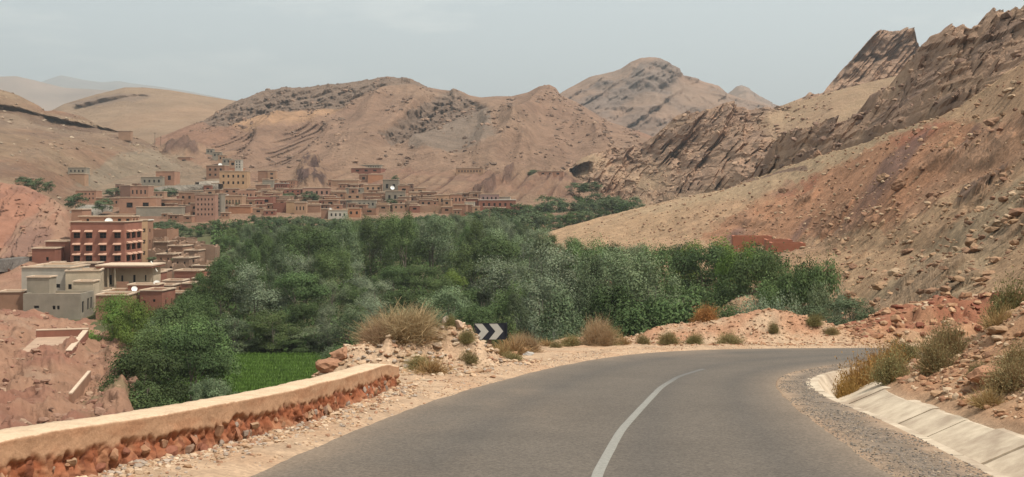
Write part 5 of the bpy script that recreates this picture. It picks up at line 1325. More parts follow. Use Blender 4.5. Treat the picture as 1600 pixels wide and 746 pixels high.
# --- the village up the valley; the distance of each house follows the row its foot stands on
def vh_(px0, px1, top, bot, col, label, nw=0, rows=1, side=0, **k):
    Y_ = float(villageY(min(bot, 350))) - 4 + rng.uniform(-1.4, 1.4)
    f_ = k.pop('front', None) or (wins(nw, rows, k.pop('fw', .38), k.pop('fh', .42)) if nw else ())
    return house(px0, px1, top, bot, Y_, col, label, f_, wins(side, rows, .35, .4) if side else (), None, k.pop('rz', R(rng.uniform(-9, 9))), 5, k.pop('trim', 'pale'), **k)
VH = [
 (220,254,277,290,'grey',"low grey block house built into the bare slope left of the pink house",4,1),
 (243,273,268,289,'salmon',"pink house with two windows standing alone on the bare slope",2,1),
 (106,134,262,273,'grey',"lonely grey house with four small windows high on the left hillside",4,1),
 (108,132,272,280,'tan',"sand coloured lower storey under the lonely grey hillside house",0,1),
 (23,53,279,286,'mud',"long low roofed shed above the green hillside trees",3,1),
 (118,150,298,316,'salmon',"brick coloured house with two rows of slit windows by the pale lane",5,2),
 (150,187,310,323,'brown',"low brown row house right after the slit windowed house",5,1),
 (180,189,288,305,'pink',"narrow pink tower standing before the dark brown block",1,2),
 (188,203,290,310,'dark',"dark brown block between the narrow pink tower and the salmon house",0,1),
 (202,232,291,310,'salmon',"salmon house with a roof hut and four windows in one row",4,1),
 (206,218,287,293,'brown',"brown roof hut on the salmon four-window house",1,1),
 (187,243,309,333,'salmon',"largest plain salmon compound at the near left edge of the village",2,1),
 (243,285,312,328,'brown',"long brown house with pale roof edge after the salmon compound",2,1),
 (214,283,324,337,'grey',"long low grey garden wall house right at the trees",0,1),
 (279,313,301,327,'brown',"tall brown house front beside the pink stepped house",3,2),
 (305,336,304,344,'pink',"stepped pink house with rows of little windows at the treeline",5,4),
 (297,309,318,341,'salmon',"smooth salmon tower front left of the stepped pink house",1,2),
 (337,346,304,336,'ggreen',"slender grey-green tower with ledges rising from the lower village",1,4),
 (345,378,306,326,'tan',"tan house with a row of six dark arches below its roof",6,1),
 (357,392,323,333,'orange',"long bright orange wall house at the treeline",0,1),
 (343,386,268,294,'ochre',"large ochre house with orange top storey and two rows of windows",5,2),
 (352,378,262,269,'orange',"orange top storey set on the large ochre house",0,1),
 (322,351,259,280,'brown',"tall brown ruin-like house above the curving grey road",3,2),
 (277,298,246,257,'salmon',"small salmon house tucked under the dark cliff on the hill",1,1),
 (403,419,267,284,'brown',"plain brown half of the two-tone house below the rock hump",0,1),
 (418,431,267,284,'tan',"tan half of the two-tone house below the rock hump",1,2),
 (410,427,282,293,'grey',"grey wall house under the two-tone house",0,1),
 (430,450,287,296,'red',"dark red row of doors at the foot of the rock hump",5,1),
 (449,462,282,296,'salmon',"pale salmon house touching the rock hump",3,2),
 (399,418,289,298,'brown',"low brown house with sunlit roof left of the dark red doors",0,1),
 (444,471,296,308,'red',"red stepped sheds in front of the rock hump",3,2),
 (371,396,298,313,'salmon',"salmon house with four little windows above the tan arches",4,1),
 (348,372,295,304,'brown',"brown house with whitish roof left of the four-window salmon house",2,1),
 (387,427,308,321,'red',"wide dark red barn-like house in the village middle",2,1),
 (383,402,314,323,'tan',"small tan house with pale eaves in front of the red barn-like house",1,1),
 (426,447,317,331,'red',"dark red house striped by three pale roof bands",0,1),
 (460,478,317,335,'tan',"tan house with three square windows right at the treeline",3,1),
 (447,461,315,332,'ochre',"yellowish house left of the three square windows",0,1),
 (466,487,311,320,'tan',"tan roofed house behind the three square windows",3,1),
 (478,500,319,331,'brown',"brown house right of the three square windows",2,1),
 (473,517,294,309,'pink',"long dusky pink house with a row of arched windows under the hump",5,1),
 (544,596,258,264,'grey',"long grey crenellated row standing on the rocky rim",12,1),
 (548,596,263,271,'red',"dusky red base storey under the grey crenellated row",3,1),
 (561,575,273,285,'brown',"brown half of the house below the crenellated row",1,1),
 (575,598,273,285,'orange',"plain orange half of the house below the crenellated row",0,1),
 (517,560,282,291,'mud',"long blank earth wall between hump and orange house",0,1),
 (513,518,281,295,'brown',"narrow brown tower at the end of the blank earth wall",1,1),
 (531,568,288,295,'brown',"long dark eaved house under the blank earth wall",4,1),
 (540,568,294,303,'grey',"grey house with two windows in the upper middle village",2,1),
 (569,597,289,301,'tan',"tan house with curved terrace and three windows beside the grey-green tower",3,1),
 (598,622,281,302,'ggreen',"upper block of the grey-green house with white laundry spot",2,1),
 (602,633,299,318,'ggreen',"lower block of the grey-green house",3,1),
 (622,640,290,305,'brown',"brown house leaning on the grey-green house",1,1),
 (517,540,299,310,'tan',"tan house with double pale roof edge in the middle rows",0,1),
 (539,566,303,313,'tan',"flat tan house below the two-window grey house",2,1),
 (566,596,302,317,'brown',"brown house block just left of the lower grey-green block",3,1),
 (533,550,313,323,'grey',"little grey house in front of the flat tan house",2,1),
 (550,588,313,326,'grey',"long grey block with slit openings in the lower rows",5,1),
 (507,531,309,319,'orange',"orange-brown house with a white satellite dish",1,1),
 (588,606,318,328,'tan',"tan eaved house at the treeline under the lower grey-green block",0,1),
 (595,627,315,323,'mud',"long pale roofed house right in front of the grey-green house",2,1),
 (513,543,329,343,'white',"whitish grey house with four small square windows in the trees",4,1),
 (502,514,327,342,'brown',"brown flank house attached to the whitish four-window house",0,1),
 (543,563,326,340,'orange',"orange-red house half hidden by trees beside the whitish house",2,1),
 (566,588,326,335,'brown',"brown house with pale double roof at the treeline",1,1),
 (480,500,321,332,'brown',"small brown house before the treeline in the village middle",0,1),
 (640,672,300,310,'brown',"brown upper house at the foot of the slanting rock ribs",2,1),
 (651,681,310,322,'brown',"long blank brown house in front of the brown upper house",0,1),
 (679,702,305,322,'tan',"tan house with three windows, first of the pair under the ribs",3,1),
 (703,722,304,321,'salmon',"salmon tan house with three windows, second of the pair under the ribs",3,1),
 (652,680,321,330,'mud',"low pale roofs at the treeline under the pair of tan houses",0,1),
 (680,708,322,332,'tan',"lower tan house with long pale roof under the pair",0,1),
 (708,728,320,335,'brown',"brown house block beside the small white house",0,1),
 (726,741,316,328,'white',"small white house with two windows near the wide maroon house",2,1),
 (750,780,304,316,'purple',"mauve grey upper storey with four framed windows",4,1),
 (748,806,313,327,'red',"wide maroon house with white roof lines at the edge of the oasis",6,1),
 (778,797,308,314,'white',"white roofed hut on top of the wide maroon house",0,1),
 (730,750,311,325,'red',"maroon house with a white roof between white house and maroon house",1,1),
 (806,823,321,330,'brown',"last small brown house before the trees, outermost of the village",1,1),
 (712,755,263,273,'tan',"crumbling many-niched castle ruin on the rocky rim",8,1),
 (840,880,268,276,'salmon',"long low salmon wall house behind green trees near the gorge",3,1),
 (322,333,233,241,'grey',"uppermost unfinished house of the stair-like row on the hill",2,1),
 (332,345,238,247,'grey',"second unfinished house from the top of the stair-like row",2,1),
 (341,353,243,252,'tan',"third unfinished house from the top of the stair-like row",2,1),
 (347,361,248,257,'grey',"fourth unfinished house from the top of the stair-like row",2,1),
 (358,369,251,262,'tan',"fifth unfinished house from the top of the stair-like row",1,1),
 (367,377,250,265,'white',"lowest and tallest unfinished white-framed house of the stair-like row",2,3),
 (185,204,205,212,'mud',"tiny stone hut at the end of the dark ledge",0,1)]
for a in VH:
    px0, px1, t, bt, cl, lb, nw, rw = a
    if 320 <= px0 < 380 and bt <= 266 and px1 < 380:
        house(px0, px1, t, bt, float(villageY(bt)) - 34, cl, lb, wins(nw, rw, .5, .5), wins(1, rw, .4, .5), None, 0, 6); continue
    if bt <= 213:
        house(px0, px1, t, bt, 672, cl, lb, (), (), 4, 0, 3); continue
    if px0 < 150 and bt < 300:
        house(px0, px1, t, bt, (526 if cl == 'grey' else 523.5) if px0 > 100 else 440, cl, lb, wins(nw, rw, .4, .4) if nw else (), (), 5, 0, 9); continue
    vh_(px0, px1, t, bt, cl, lb, nw, rw, 0, trim='white' if cl in ('white', 'red') and nw > 4 else ('pale' if rng.random() < .85 else None))
extra = []
_r = np.random.default_rng(77)
for row in (303, 309, 315, 321, 327):
    x = 236.0
    while x < 745:
        w = _r.uniform(9, 21); lo = np.interp(x, [236, 330, 480, 745], [312, 300, 296, 306])
        if row > lo and _r.random() < .62: extra.append((x, x + w, row - _r.uniform(5.5, 9), row + 2))
        x += w * _r.uniform(.9, 1.6)
for row in (288, 295):
    x = 410.0
    while x < 640:
        w = _r.uniform(8, 16)
        if not 460 < x < 512 and _r.random() < .4: extra.append((x, x + w, row - _r.uniform(5, 8), row + 1))
        x += w * 1.5
fills = extra + [(252,262,334,341),(330,342,287,297),(318,331,290,301),(362,374,313,320),(392,404,300,309),(404,418,298,307),(418,440,300,309),(436,452,310,318),(452,466,306,314),(470,484,305,314),
         (487,504,307,317),(498,508,313,322),(522,534,320,329),(543,556,318,327),(556,572,320,329),(572,586,309,316),(584,598,312,319),(606,622,320,328),(622,640,308,318),(628,648,318,327),
         (640,656,322,331),(668,684,314,322),(690,706,324,333),(708,720,328,337),(738,750,323,332),(756,772,324,332),(775,790,325,333),(345,358,333,341),(395,412,326,335),(412,430,329,337),
         (286,300,338,345),(262,280,336,344),(500,514,300,308),(590,602,300,310),(640,652,296,302),(735,748,303,311),(320,336,297,306),(240,256,300,311)]
_a = ["first", "second", "third", "fourth", "fifth", "sixth", "seventh", "eighth", "ninth", "tenth", "eleventh", "twelfth", "thirteenth", "fourteenth", "fifteenth", "sixteenth", "seventeenth", "eighteenth", "nineteenth"]
ORD = _a + ["twentieth"] + ["twenty-" + q for q in _a[:9]] + ["thirtieth"] + ["thirty-" + q for q in _a[:9]] + ["fortieth"] + ["forty-" + q for q in _a[:9]] + ["fiftieth"] + ["fifty-" + q for q in _a[:9]]
def sector(x):
    for lim, w_ in ((305, "before the stepped pink house"), (346, "around the grey-green tower"), (420, "near the tan arches"), (480, "below the rock hump"), (545, "behind the whitish four-window house"), (600, "under the orange house"), (660, "by the grey-green house")):
        if x < lim: return w_
    return "near the wide maroon house"
seen = {}
for i, (a, c_, t, bt) in sorted(enumerate(fills), key=lambda q: q[1][0]):
    cn = ['brown', 'mud', 'red', 'brown', 'tan', 'dark', 'mud', 'salmon', 'brown'][(i * 5) % 9]
    lv = "upper" if bt < 305 else "middle" if bt < 319 else "lower"; key = (cn, sector(a), lv); seen[key] = seen.get(key, 0) + 1
    cw = {'mud': 'earth coloured', 'dark': 'dark brown', 'red': 'dark red'}.get(cn, cn)
    vh_(a, c_, t, bt, cn, f"small {cw} house, {ORD[min(58, seen[key] - 1)]} from left, {lv} rows {key[1]}", 1 + i % 2, 1, 0, grp="small earth houses filling the dense village")

# satellite dishes
DISH = None
db = MB(); kk = 12
for rr, zz in ((0, 0), (.5, .06), (.85, .2), (1.0, .32)):
    db.v += [(rr*math.cos(2*math.pi*i/kk), -zz, rr*math.sin(2*math.pi*i/kk)) for i in range(kk)]
for j in range(3):
    db.f += [(j*kk+i, j*kk+(i+1) % kk, (j+1)*kk+(i+1) % kk, (j+1)*kk+i) for i in range(kk)]
DISH = db.mesh("dish", plain_mat("dish_white", (.75,.74,.7), .4))
mb = MB(); mb.tube((0, .1, -1.1), (0, .1, .1), .05, .05); mb.tube((0, .05, 0), (0, -.9, .2), .03, .03); MAST = mb.mesh("mast", m_post)
for px, row, Y_, s, lb in [(170,347,253,.9,"white satellite dish on the roof edge of the red hotel"), (210,452,211,.55,"white satellite dish at the corner of the veranda"), (245,443,216,.6,"white dish on the low wall by the red parapet house"),
        (516,328,450,.8,"white dish on the roof of the whitish house in the trees"), (526,311,480,.9,"white dish above the orange-brown house"), (612,328,452,.8,"white dish on the low roofs under the grey-green house"),
        (356,307,495,.8,"white dish in front of the tan arches"), (613,294,512,1.0,"large white dish on the upper grey-green block"), (344,258,600,1.0,"white dish on the tall brown ruin-like house"), (824,326,462,.8,"white dish past the last village house"),
        (562,294,540,.8,"white dish on the grey two-window house")]:
    r_ = tag(empty("satellite_dish", tuple(P(px, row, Y_)), R(20)), lb, "satellite dish", "satellite dishes on the roofs")
    o = link("dish", DISH, r_); o.scale = (s, s, s); o.rotation_euler = (R(-25), 0, 0); o = link("mast", MAST, r_); o.scale = (s, s, s)
for px, t, bt, Y_, lb in [(242,207,226,690,"thin power pole on the shoulder behind the left hillside"), (251,213,226,690,"shorter power pole next to the thin one on the far shoulder"), (144,335,348,262,"thin antenna pole rising from the hotel penthouse")]:
    z0 = P(px, bt, Y_); h_ = (bt - t) / F * Y_; b = MB(); b.tube((0, 0, -1), (0, 0, h_), .16, .1); b.box(-.8, .8, -.06, .06, h_ - .8, h_ - .65)
    o = b.build("utility_pole", m_post); o.location = tuple(z0); tag(o, lb, "pole")

# pale roads among the houses
def lane(name, pts, w, c=(.36,.335,.29)):
    q = np.array([P(*p) for p in pts]); d = np.r_[0, np.cumsum(np.linalg.norm(np.diff(q, axis=0), axis=1))]; s = np.linspace(0, d[-1], 60)
    q = np.stack([np.interp(s, d, q[:, i]) for i in range(3)], 1)
    for _ in range(6): q[1:-1] = .25*q[:-2] + .5*q[1:-1] + .25*q[2:]
    tg = np.gradient(q[:, :2], axis=0); tg /= np.linalg.norm(tg, axis=1)[:, None]; nn = np.c_[-tg[:, 1], tg[:, 0], np.zeros(60)]
    V = np.stack([q + nn*w - [0,0,2.5], q + nn*w, q + nn*w*.3, q - nn*w*.3, q - nn*w, q - nn*w - [0,0,2.5]])
    return tag(arr_mesh(name, V, gridq(6, 60), m_mtn, True, base((6, 60), c)), kind='structure')
lane("village_road", [(228,299,512),(255,291,515),(285,290,518),(320,288,520),(345,288,520)], 4.5)
lane("pale_lane", [(123,334,395),(135,326,415),(148,320,430),(160,322,438)], 4, (.40,.38,.33))
lane("upper_road", [(308,285,545),(325,283,548),(343,283,550)], 3, (.45,.42,.36))
lane("hotel_road", [(-60,409,228),(0,406,238),(25,403,246),(46,401,252)], 1.7, (.30,.28,.26))

# ------------------------------------------------------------------ trees
LM = dict(dark=leaf_mat("leaves_dark_green", (.094, .132, .050), .18, .34), mid=leaf_mat("leaves_mid_green", (.118, .162, .060), .18, .34),
          olive=leaf_mat("leaves_grey_green", (.160, .196, .104), .22, .34), bright=leaf_mat("leaves_bright_green", (.15, .215, .05), .28, .15),
          silver=leaf_mat("leaves_silver", (.235, .27, .17), .22, .15), far=leaf_mat("leaves_far", (.120, .155, .078), .2, .2))
m_bark = wall_mat("bark", (.16, .13, .10), 3, .3, .5, .03); m_pale = wall_mat("pale_bark", (.34, .31, .26), 3, .25, .4, .02)
def crown_mesh(name, kind, nl, ls, seed, mat):
    """unit tree crown, 1 high and about 1 wide, of many small leaf faces gathered in clumps on boughs"""
    r = np.random.default_rng(seed)
    if kind == 'tall':
        K = 46; z = r.uniform(.14, .97, K); a = r.uniform(0, 6.283, K); env = .42 * np.sin(np.clip(z * 1.02, 0, 1) * math.pi) ** .5 * (1.1 - z * .4); rad = env * r.uniform(.45, 1.0, K); br = r.uniform(.06, .12, K)
        up = 1.7
    elif kind == 'round':
        K = 25; z = .16 + .78 * r.random(K) ** .85; a = r.uniform(0, 6.283, K); env = .46 * np.sqrt(np.clip(1 - ((z - .5) / .5) ** 2, 0.02, 1)); rad = env * r.uniform(.5, 1.0, K); br = r.uniform(.10, .20, K); up = 1.0
    elif kind == 'willow':
        K = 30; z = .14 + .8 * r.random(K) ** .8; a = r.uniform(0, 6.283, K); env = .44 * np.clip(1 - ((z - .42) / .58) ** 2, 0.04, 1) ** .55; rad = env * r.uniform(.35, 1.05, K); br = r.uniform(.08, .17, K); up = 1.25
    else:
        K = 28; z = .12 + .6 * r.random(K); a = r.uniform(0, 6.283, K); rad = .5 * r.uniform(.2, 1.0, K); br = r.uniform(.10, .18, K); up = .8
    ox, oy = r.uniform(-.05, .05, 2)
    c = np.stack([np.cos(a) * rad + ox, np.sin(a) * rad + oy, z], 1)
    i = r.choice(K, nl, p=br**2 / (br**2).sum())
    d = r.normal(size=(nl, 3)); d /= np.linalg.norm(d, axis=1)[:, None]; d[:, 2] = np.where(r.random(nl) < .75, np.abs(d[:, 2]), d[:, 2])
    q = r.random(nl) ** .35
    rr_ = br[i] * q * (1 + .5 * fbm(d[:, 0] * 1.6 + i, d[:, 1] * 1.6, d[:, 2] * 1.6 + i * 3.1, 3))
    p = c[i] + d * rr_[:, None] * [1, 1, up]
    # a few sprays that break the outline
    k = r.random(nl) < .08; p[k] += d[k] * br[i][k, None] * r.uniform(.2, .7, (k.sum(), 1)) * [1, 1, up]
    nrm = d * 1.0 + r.normal(size=(nl, 3)) * .36 + [0, 0, .35]; nrm /= np.linalg.norm(nrm, axis=1)[:, None]
    t1 = np.cross(nrm, r.normal(size=(nl, 3))); t1 /= np.linalg.norm(t1, axis=1)[:, None]; t2 = np.cross(nrm, t1)
    s = ls * r.uniform(.6, 1.35, (nl, 1)); s2 = s * r.uniform(.45, .9, (nl, 1))
    V = np.stack([p - t1 * s, p + t2 * s2, p + t1 * s, p - t2 * s2], 1).reshape(-1, 3)
    clump = r.uniform(.72, 1.28, K)[i]; col = np.stack([clump * r.uniform(.92, 1.08, nl), clump * r.uniform(.94, 1.06, nl), clump * r.uniform(.9, 1.05, nl)], 1)
    o = arr_mesh(name, V, np.arange(nl * 4).reshape(-1, 4), mat, False, np.repeat(np.clip(col, 0, 1.4) * .82, 4, 0), tone=False)
    me = o.data; bpy.data.objects.remove(o)
    return me, c
def trunk_mesh(c, mat, r0, seed, multi=False):
    b = MB(); r = random.Random(seed)
    n = 3 if multi else 1
    for k in range(n):
        lean = (r.uniform(-.06, .06), r.uniform(-.06, .06)); pts = [(0 + lean[0]*k*.3, lean[1]*k*.3, -.05), (lean[0], lean[1], .25), (lean[0]*1.6, lean[1]*1.6, .55), (lean[0]*2, lean[1]*2, .8)]
        rr = [r0, r0*.75, r0*.45, r0*.15]
        for i in range(3): b.tube(pts[i], pts[i+1], rr[i], rr[i+1], 6)
    for j in range(0, len(c), 4):
        z0 = max(.15, c[j][2] * .55); b.tube((lean[0]*z0*2, lean[1]*z0*2, z0), tuple(c[j]), r0*.35, r0*.08, 4)
    return b.mesh("trunk", mat)
def proto(kind, matk, nl, ls, seed, bark, r0=.018, multi=False):
    me, c = crown_mesh("crown", kind, nl, ls, seed, LM[matk]); return me, trunk_mesh(c, bark, r0, seed, multi)
PR = dict(
    tall=[proto('tall', 'olive', 15000, .0095, 1, m_pale, .014), proto('tall', 'mid', 15000, .0095, 2, m_pale, .014), proto('tall', 'olive', 15000, .0095, 3, m_bark, .014), proto('tall', 'dark', 15000, .0095, 12, m_bark, .014)],
    round=[proto('round', 'dark', 17000, .0112, 4, m_bark), proto('round', 'mid', 17000, .0112, 5, m_bark), proto('round', 'dark', 17000, .0112, 13, m_bark)],
    bright=[proto('round', 'bright', 17000, .0112, 6, m_bark)],
    willow=[proto('willow', 'olive', 16000, .0098, 7, m_bark, .018, True), proto('willow', 'silver', 16000, .0098, 8, m_bark, .018, True), proto('willow', 'mid', 16000, .0098, 14, m_bark)],
    bush=[proto('bush', 'olive', 14000, .011, 9, m_bark, .02, True), proto('bush', 'mid', 14000, .011, 10, m_bark, .02, True)],
    far=[proto('round', 'far', 3200, .027, 11, m_bark), proto('willow', 'far', 3200, .025, 15, m_bark), proto('round', 'dark', 3200, .027, 16, m_bark)])
NT = [0]
def tree(px, top, Y, width, kind, label, grp, name="tree", base_z=None, k=None, cat="tree"):
    zt = (HR - top) / F * Y; zb = float(floorz(Y)) - .3 if base_z is None else base_z
    h = max(2.0, zt - zb)
    pr = PR[kind]; me, tm = pr[(NT[0] * 7 + int(px)) % len(pr)] if k is None else pr[k]; NT[0] += 1
    e = tag(empty(name, ((px - CX) / F * Y, Y, zb), rng.uniform(0, 6.28)), label, cat, grp)
    w = width if width else h
    c = link("crown", me, e); c.scale = (w, w * rng.uniform(.85, 1.15), h * .94)
    t = link("trunk", tm, e); t.scale = c.scale
    return e
TOPS = {95: [(232,566),(262,545),(305,548),(335,575)],
        115: [(212,548),(250,515),(300,505),(345,525),(560,520),(700,515),(780,500),(850,470),(900,440),(1000,440),(1100,455),(1160,470),(1250,470),(1300,478),(1345,482)],
        140: [(196,510),(230,500),(260,482),(300,475),(345,500),(550,500),(620,480),(700,475),(780,470),(850,425),(900,398),(950,390),(1000,400),(1050,395),(1110,405),(1150,430),(1190,440),(1250,440)],
        165: [(230,500),(300,460),(345,450),(380,480),(450,470),(520,480),(560,462),(640,450),(720,450),(800,430),(850,385),(900,375),(960,385),(1050,378),(1100,385),(1150,385),(1200,380),(1240,420)],
        190: [(285,450),(320,428),(350,418),(400,410),(450,425),(520,430),(600,440),(700,430),(780,395),(840,372),(900,368),(960,380),(1050,382),(1110,376),(1160,376),(1200,388)],
        215: [(330,432),(360,395),(400,378),(450,378),(500,370),(560,400),(600,420),(700,400),(760,365),(830,368),(900,366),(950,378),(1030,384),(1080,380)],
        245: [(345,405),(380,372),(430,368),(480,352),(520,344),(560,340),(600,333),(640,330),(680,332),(720,335),(760,348),(800,362),(850,366),(880,368),(960,388)],
        275: [(362,385),(400,362),(450,360),(500,348),(560,342),(640,334),(700,338),(760,342),(820,350),(850,360)],
        310: [(345,372),(380,356),(450,352),(520,346),(600,340),(700,338),(780,338),(830,350)],
        345: [(335,366),(380,352),(450,347),(520,345),(640,338),(740,334),(800,338),(833,346)],
        375: [(235,352),(270,352),(330,352),(400,342),(470,342),(540,345),(640,338),(720,336),(780,330),(840,330),(880,340)],
        410: [(222,345),(260,342),(310,347),(360,342),(405,334),(450,338),(500,340),(560,345),(620,339),(700,337),(750,330),(800,322),(850,320),(900,328),(950,330)],
        450: [(740,332),(790,325),(840,316),(880,310),(920,308),(960,310),(1000,314)],
        490: [(820,318),(860,306),(900,300),(930,302),(970,306),(1000,312)]}
REG = {}
def region_label(px, Y, kind, top):
    near = next(w_ for lim, w_ in ((105, "nearest"), (128, "front"), (152, "second"), (178, "third"), (203, "fourth"), (230, "middle"), (260, "upper"), (292, "back"), (327, "rear"), (360, "distant"), (392, "far"), (430, "farther"), (470, "farthest"), (999, "outermost")) if Y < lim)
    where = ("below the grey block house" if px < 260 else "by the green field" if px < 520 and Y < 200 else "near the ruins" if px < 430 and Y < 320 else
             "behind the large dry bush" if px < 700 and Y < 200 else "behind the chevron sign" if px < 860 and Y < 200 else
             "above the outer verge" if px < 1080 and Y < 230 else "behind the red earth heap" if Y < 230 else
             "below the village houses" if px < 780 else "at the foot of the sandy slope")
    kd = dict(tall="tall poplar", round="round dark tree", bright="bright green tree", willow="grey willow", bush="low bushy tree", far="small hazy tree")[kind]
    return kd, near, where
def kind_at(px, Y, u):
    if Y > 355: return 'far'
    if px < 260: return 'bright' if (Y > 130 and px < 230) else ('bush' if Y < 100 else ('willow' if u < .5 else 'round'))
    if px > 1180 and Y < 130: return 'willow' if u < .7 else 'round'
    if px > 1090 and Y > 140: return 'round' if u < .55 else ('bright' if u < .7 else 'willow')
    if 840 < px < 1100 and Y < 200: return 'tall' if u < .55 else ('willow' if u < .85 else 'round')
    if px < 520 and Y < 200: return 'round' if u < .45 else ('willow' if u < .8 else 'bush')
    if 540 < px < 780 and Y < 215: return 'round' if u < .45 else ('willow' if u < .7 else 'bright' if u < .82 else 'bush')
    if Y > 230: return 'tall' if u < .4 else ('willow' if u < .85 else 'round')
    return 'willow' if u < .42 else ('tall' if u < .7 else 'round')
PEND = []
for Y0, prof in TOPS.items():
    prof = np.array(prof, float); px = prof[0, 0]
    while px <= prof[-1, 0]:
        Y = Y0 + rng.uniform(-9, 9); top = np.interp(px, prof[:, 0], prof[:, 1])
        u = rng.random(); kd = kind_at(px, Y, u)
        h = (HR - top) / F * Y - float(floorz(Y))
        if 325 < px < 545 and Y < 160: px += 15; continue
        top = top + abs(rng.normal()) * 9 * (140 / Y) ** .5 * 1.3 - 2
        h = (HR - top) / F * Y - float(floorz(Y))
        w = dict(tall=.66, round=1.0, bright=1.0, willow=.9, bush=1.15, far=1.25)[kd] * h * rng.uniform(.85, 1.15)
        w = min(max(w, 4.5), 12.5)
        PEND.append((px, top, Y, w, kd, region_label(px, Y, kd, top)))
        px += w * (.60 if Y < 400 else .42) / Y * F * rng.uniform(.8, 1.2)
cnt = {}
for px, top, Y, w, kd, key in sorted(PEND, key=lambda q: q[0]):
    cnt[key] = cnt.get(key, 0) + 1
    tree(px, top, Y, w, kd, f"{key[0]}, {ORD[min(58, cnt[key] - 1)]} from left, {key[1]} row {key[2].replace('large dry bush', 'dry bush').replace('red earth heap', 'red heap')}", "trees of the valley grove")
for i, px in enumerate(range(350, 580, 20)):
    tree(px, 512 + 14 * math.sin(i * 2.3), 168 + 3 * math.sin(i * 5), 8.2, 'bush' if i % 3 else 'round', f"dense shrub, {ORD[i]} from left, along the far edge of the green field", "shrubs along the far edge of the field")
# single trees that stand apart
for a in [(262,500,128,8.5,'willow',"broad grey-green tree in front of the red houses beside the field",2), (305,492,126,9,'round',"broad dark tree at the near corner of the green field",1), (225,528,122,6.5,'bush',"low bush spilling over the end of the promontory",1), (335,560,112,5,'bush',"low bush right behind the roadside wall at the field edge",0),
          (1188,392,142,8,'round',"dark round tree just below the brick-red hut walls",0), (1222,398,136,7.5,'round',"tall dark round tree under the lowest hut wall",1), (1162,386,150,8,'bright',"bright green tree pressed against the longest brick-red hut wall",0), (1244,416,130,7,'willow',"grey-green tree between the huts and the end of the grove",2), (1205,425,124,7,'round',"mid green round tree in front of the tall dark one under the huts",1),
          (1275,446,112,6,'willow',"olive coloured tree before the last round trees of the grove",0), (185,463,150,8.5,'bright',"bright green tree hugging the wall of the tower house",0), (208,468,146,7,'bright',"smaller bright green tree beside the one at the tower house",0),
          (316,424,205,5.5,'tall',"slender dark cypress-like tree in front of the red houses",3), (1278,408,118,6.5,'round',"round dark green tree at the very end of the grove by the scree",0),
          (1253,412,124,5.5,'round',"dark green tree second from the end of the grove by the scree",2), (1300,452,100,5.5,'willow',"silver-green willow below the last round tree",1),
          (1322,470,92,6,'bush',"spreading grey-green bush closing the grove at the bend",0), (1210,455,108,7.5,'willow',"pale silver willow behind the highest red heap",1), (1165,462,108,7,'willow',"silver willow behind the rust bush",1)]:
    tree(a[0], a[1], a[2], a[3], a[4], a[5], None, k=a[6])
def slope_tree(px, bot, Y, w, h, kind, label, k=0):
    tree(px, bot - h / Y * F, Y, w, kind, label, None, base_z=(HR - bot) / F * Y - .3, k=k)
for a in [(40,294,395,7,4,'far',"dark tree clump under the long hillside shed"), (58,303,385,7,5.5,'far',"roundest dark tree on the left hillside path"), (76,301,392,4.5,4,'far',"small tree uphill of the roundest hillside tree"),
          (118,327,385,8,5.5,'far',"green tree beside the pale lane above the hotel cliff"), (175,306,500,8,3.5,'far',"tree by the dark brown block at the village edge"), (240,307,500,8,3.5,'far',"tree left of the village road bend"),
          (263,308,500,9,4,'far',"dark tree clump below the village road"), (486,318,470,9,5,'far',"green trees in front of the dusky pink house"), (613,324,455,6,3.5,'far',"round tree among the low roofs under the grey-green house"),
          (617,288,555,4,4.5,'far',"small dark tree standing behind the grey-green house"), (365,326,456,8,3.5,'far',"green shrubby tree under the tan arches"), (450,312,480,7,3,'far',"low tree between the red sheds and the yellowish house"),
          (834,277,600,10,4,'far',"green tree cluster at the end of the salmon wall"), (848,279,590,9,3.5,'far',"lower tree of the cluster before the salmon wall"), (905,303,500,12,5,'far',"dark green tree in the hollow under the dark cave"),
          (925,302,500,12,5,'far',"wide green tree beside the hollow under the cave"), (248,412,262,6,2.2,'bush',"green shrub at the feet of the two back towers"), (278,420,255,3.5,3.2,'bush',"grey-green shrub in the middle of the ruins"),
          (160,330,400,8,4.5,'far',"feathery tree above the hotel roof next to the pale lane"), (1326,545,82,7,3.6,'willow',"silver-green bush between the red heap and the red bank"), (1160,545,0,0,0,'',"")]:
    if a[2]: slope_tree(*a)

# undergrowth between the trunks, and the bright field
def ground_leaves(name, n, samp, hmin, hmax, ls, mat, cl):
    X, Y = samp(n); n = len(X); z = floorz(Y) + rng.uniform(hmin, hmax, n)
    p = np.stack([X, Y, z], 1); t1 = rng.normal(size=(n, 3)); t1 /= np.linalg.norm(t1, axis=1)[:, None]; t2 = np.cross(t1, rng.normal(size=(n, 3))); t2 /= np.linalg.norm(t2, axis=1)[:, None]
    s = ls * rng.uniform(.6, 1.4, (n, 1)); V = np.stack([p - t1*s, p + t2*s*.6, p + t1*s, p - t2*s*.6], 1)
    return tag(arr_mesh(name, V, np.arange(n*4).reshape(-1, 4), mat, False, np.repeat(np.array(cl)[None] * rng.uniform(.7, 1.2, (n, 1)), 4, 0), tone=False), kind='stuff')
def uw(n):
    Y = np.sqrt(rng.uniform(85**2, 420**2, n)); px = rng.uniform(215, 1250, n); k = ~((px > 300) & (px < 560) & (Y < 162)) & ~((px > 860) & (Y > 240)) & (px < 1250) & ~((px < 330) & (Y > 190))
    return ((px - CX) / F * Y)[k], Y[k]
ground_leaves("undergrowth", 60000, uw, 0, 3.2, .38, LM['mid'], (.75, .8, .7))
fx0, fx1 = (335 - CX) / F * 150, (540 - CX) / F * 150
FZ = float(floorz(145)) + .9
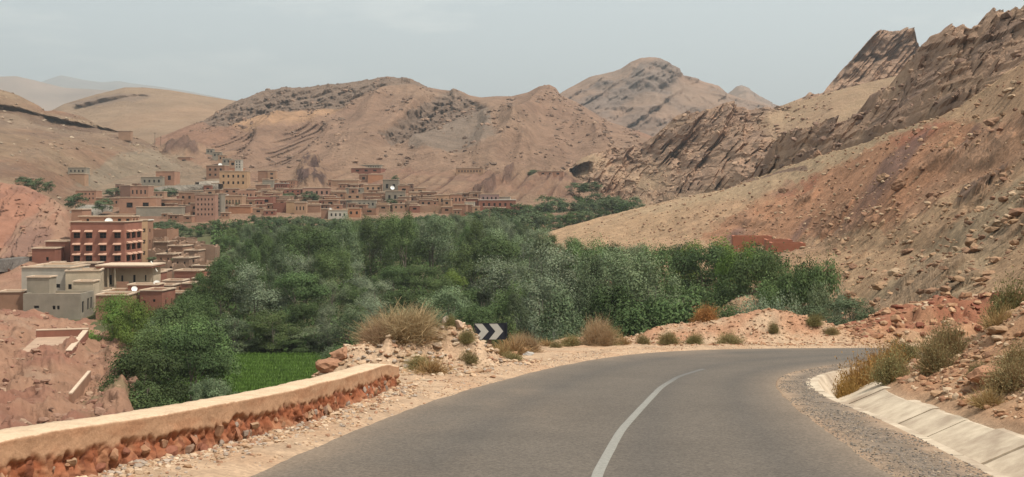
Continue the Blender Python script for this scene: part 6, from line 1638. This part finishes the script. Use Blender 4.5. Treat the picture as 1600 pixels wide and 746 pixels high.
FXg, FYg = np.meshgrid(np.linspace(-46, -18, 60), np.linspace(126, 161, 60))
m_field = leaf_mat("field_crop", (.15, .25, .05), .2, .0)
fld = arr_mesh("crop_field", np.stack([FXg, FYg, FZ + .12 * fbm(FXg * .2, FYg * .2, 1.0, 3) - 3 * ((FXg < -45.9) | (FXg > -18.1) | (FYg < 126.1) | (FYg > 160.9))], -1), gridq(60, 60), terrain_mat("field_soil", .9, .5, .1, .8, 1.2), True, base(FXg.shape, (.12, .2, .05)))
tag(fld, kind='structure')
n = 36000; X = rng.uniform(-46, -18, n); Y = rng.uniform(126, 161, n); hh = rng.uniform(.25, .55, n); a = rng.uniform(0, 6.28, n); w_ = .07
rowm = .75 + .25 * np.sin(Y * 2.2)
V = np.stack([np.stack([X - np.cos(a)*w_, Y - np.sin(a)*w_, np.full(n, FZ - .1)], 1), np.stack([X + np.cos(a)*w_, Y + np.sin(a)*w_, np.full(n, FZ - .1)], 1), np.stack([X + rng.normal(size=n)*.12, Y + rng.normal(size=n)*.12, FZ + hh], 1)], 1)
tag(arr_mesh("crop_blades", V, np.arange(n*3).reshape(-1, 3), m_field, False, np.repeat((rowm * rng.uniform(.8, 1.2, n))[:, None] * np.array([1, 1, 1]), 3, 0) * .9, tris=True, tone=False), kind='stuff')

# ------------------------------------------------------------------ brick huts on the right shore
for a, c_, t, bt, Y_, lb in [(1146,1206,369,386,214,"long low roofless brick-red hut at the foot of the red slope"), (1198,1238,375,391,196,"red hut with dark inner court, right of the long one"), (1206,1258,380,392,188,"lowest red garden wall of the hut group by the grove")]:
    house(a, c_, t, bt, Y_, 'brick', lb, (), (), 6, R(-8), 5, None, False, .06, "hut", "hut")

# ------------------------------------------------------------------ air
hz = MB(); hz.box(-13500, 13500, -13500, 17500, -60, 1250)
m_h = bpy.data.materials.new("haze_air"); m_h.use_nodes = True; n = m_h.node_tree.nodes; n.clear()
o_ = n.new("ShaderNodeOutputMaterial"); pv = n.new("ShaderNodeVolumePrincipled")
pv.inputs["Color"].default_value = (.86, .90, .92, 1); pv.inputs["Density"].default_value = .00016; pv.inputs["Anisotropy"].default_value = .3
m_h.node_tree.links.new(pv.outputs[0], o_.inputs["Volume"])
tag(hz.build("haze", m_h), kind='stuff')
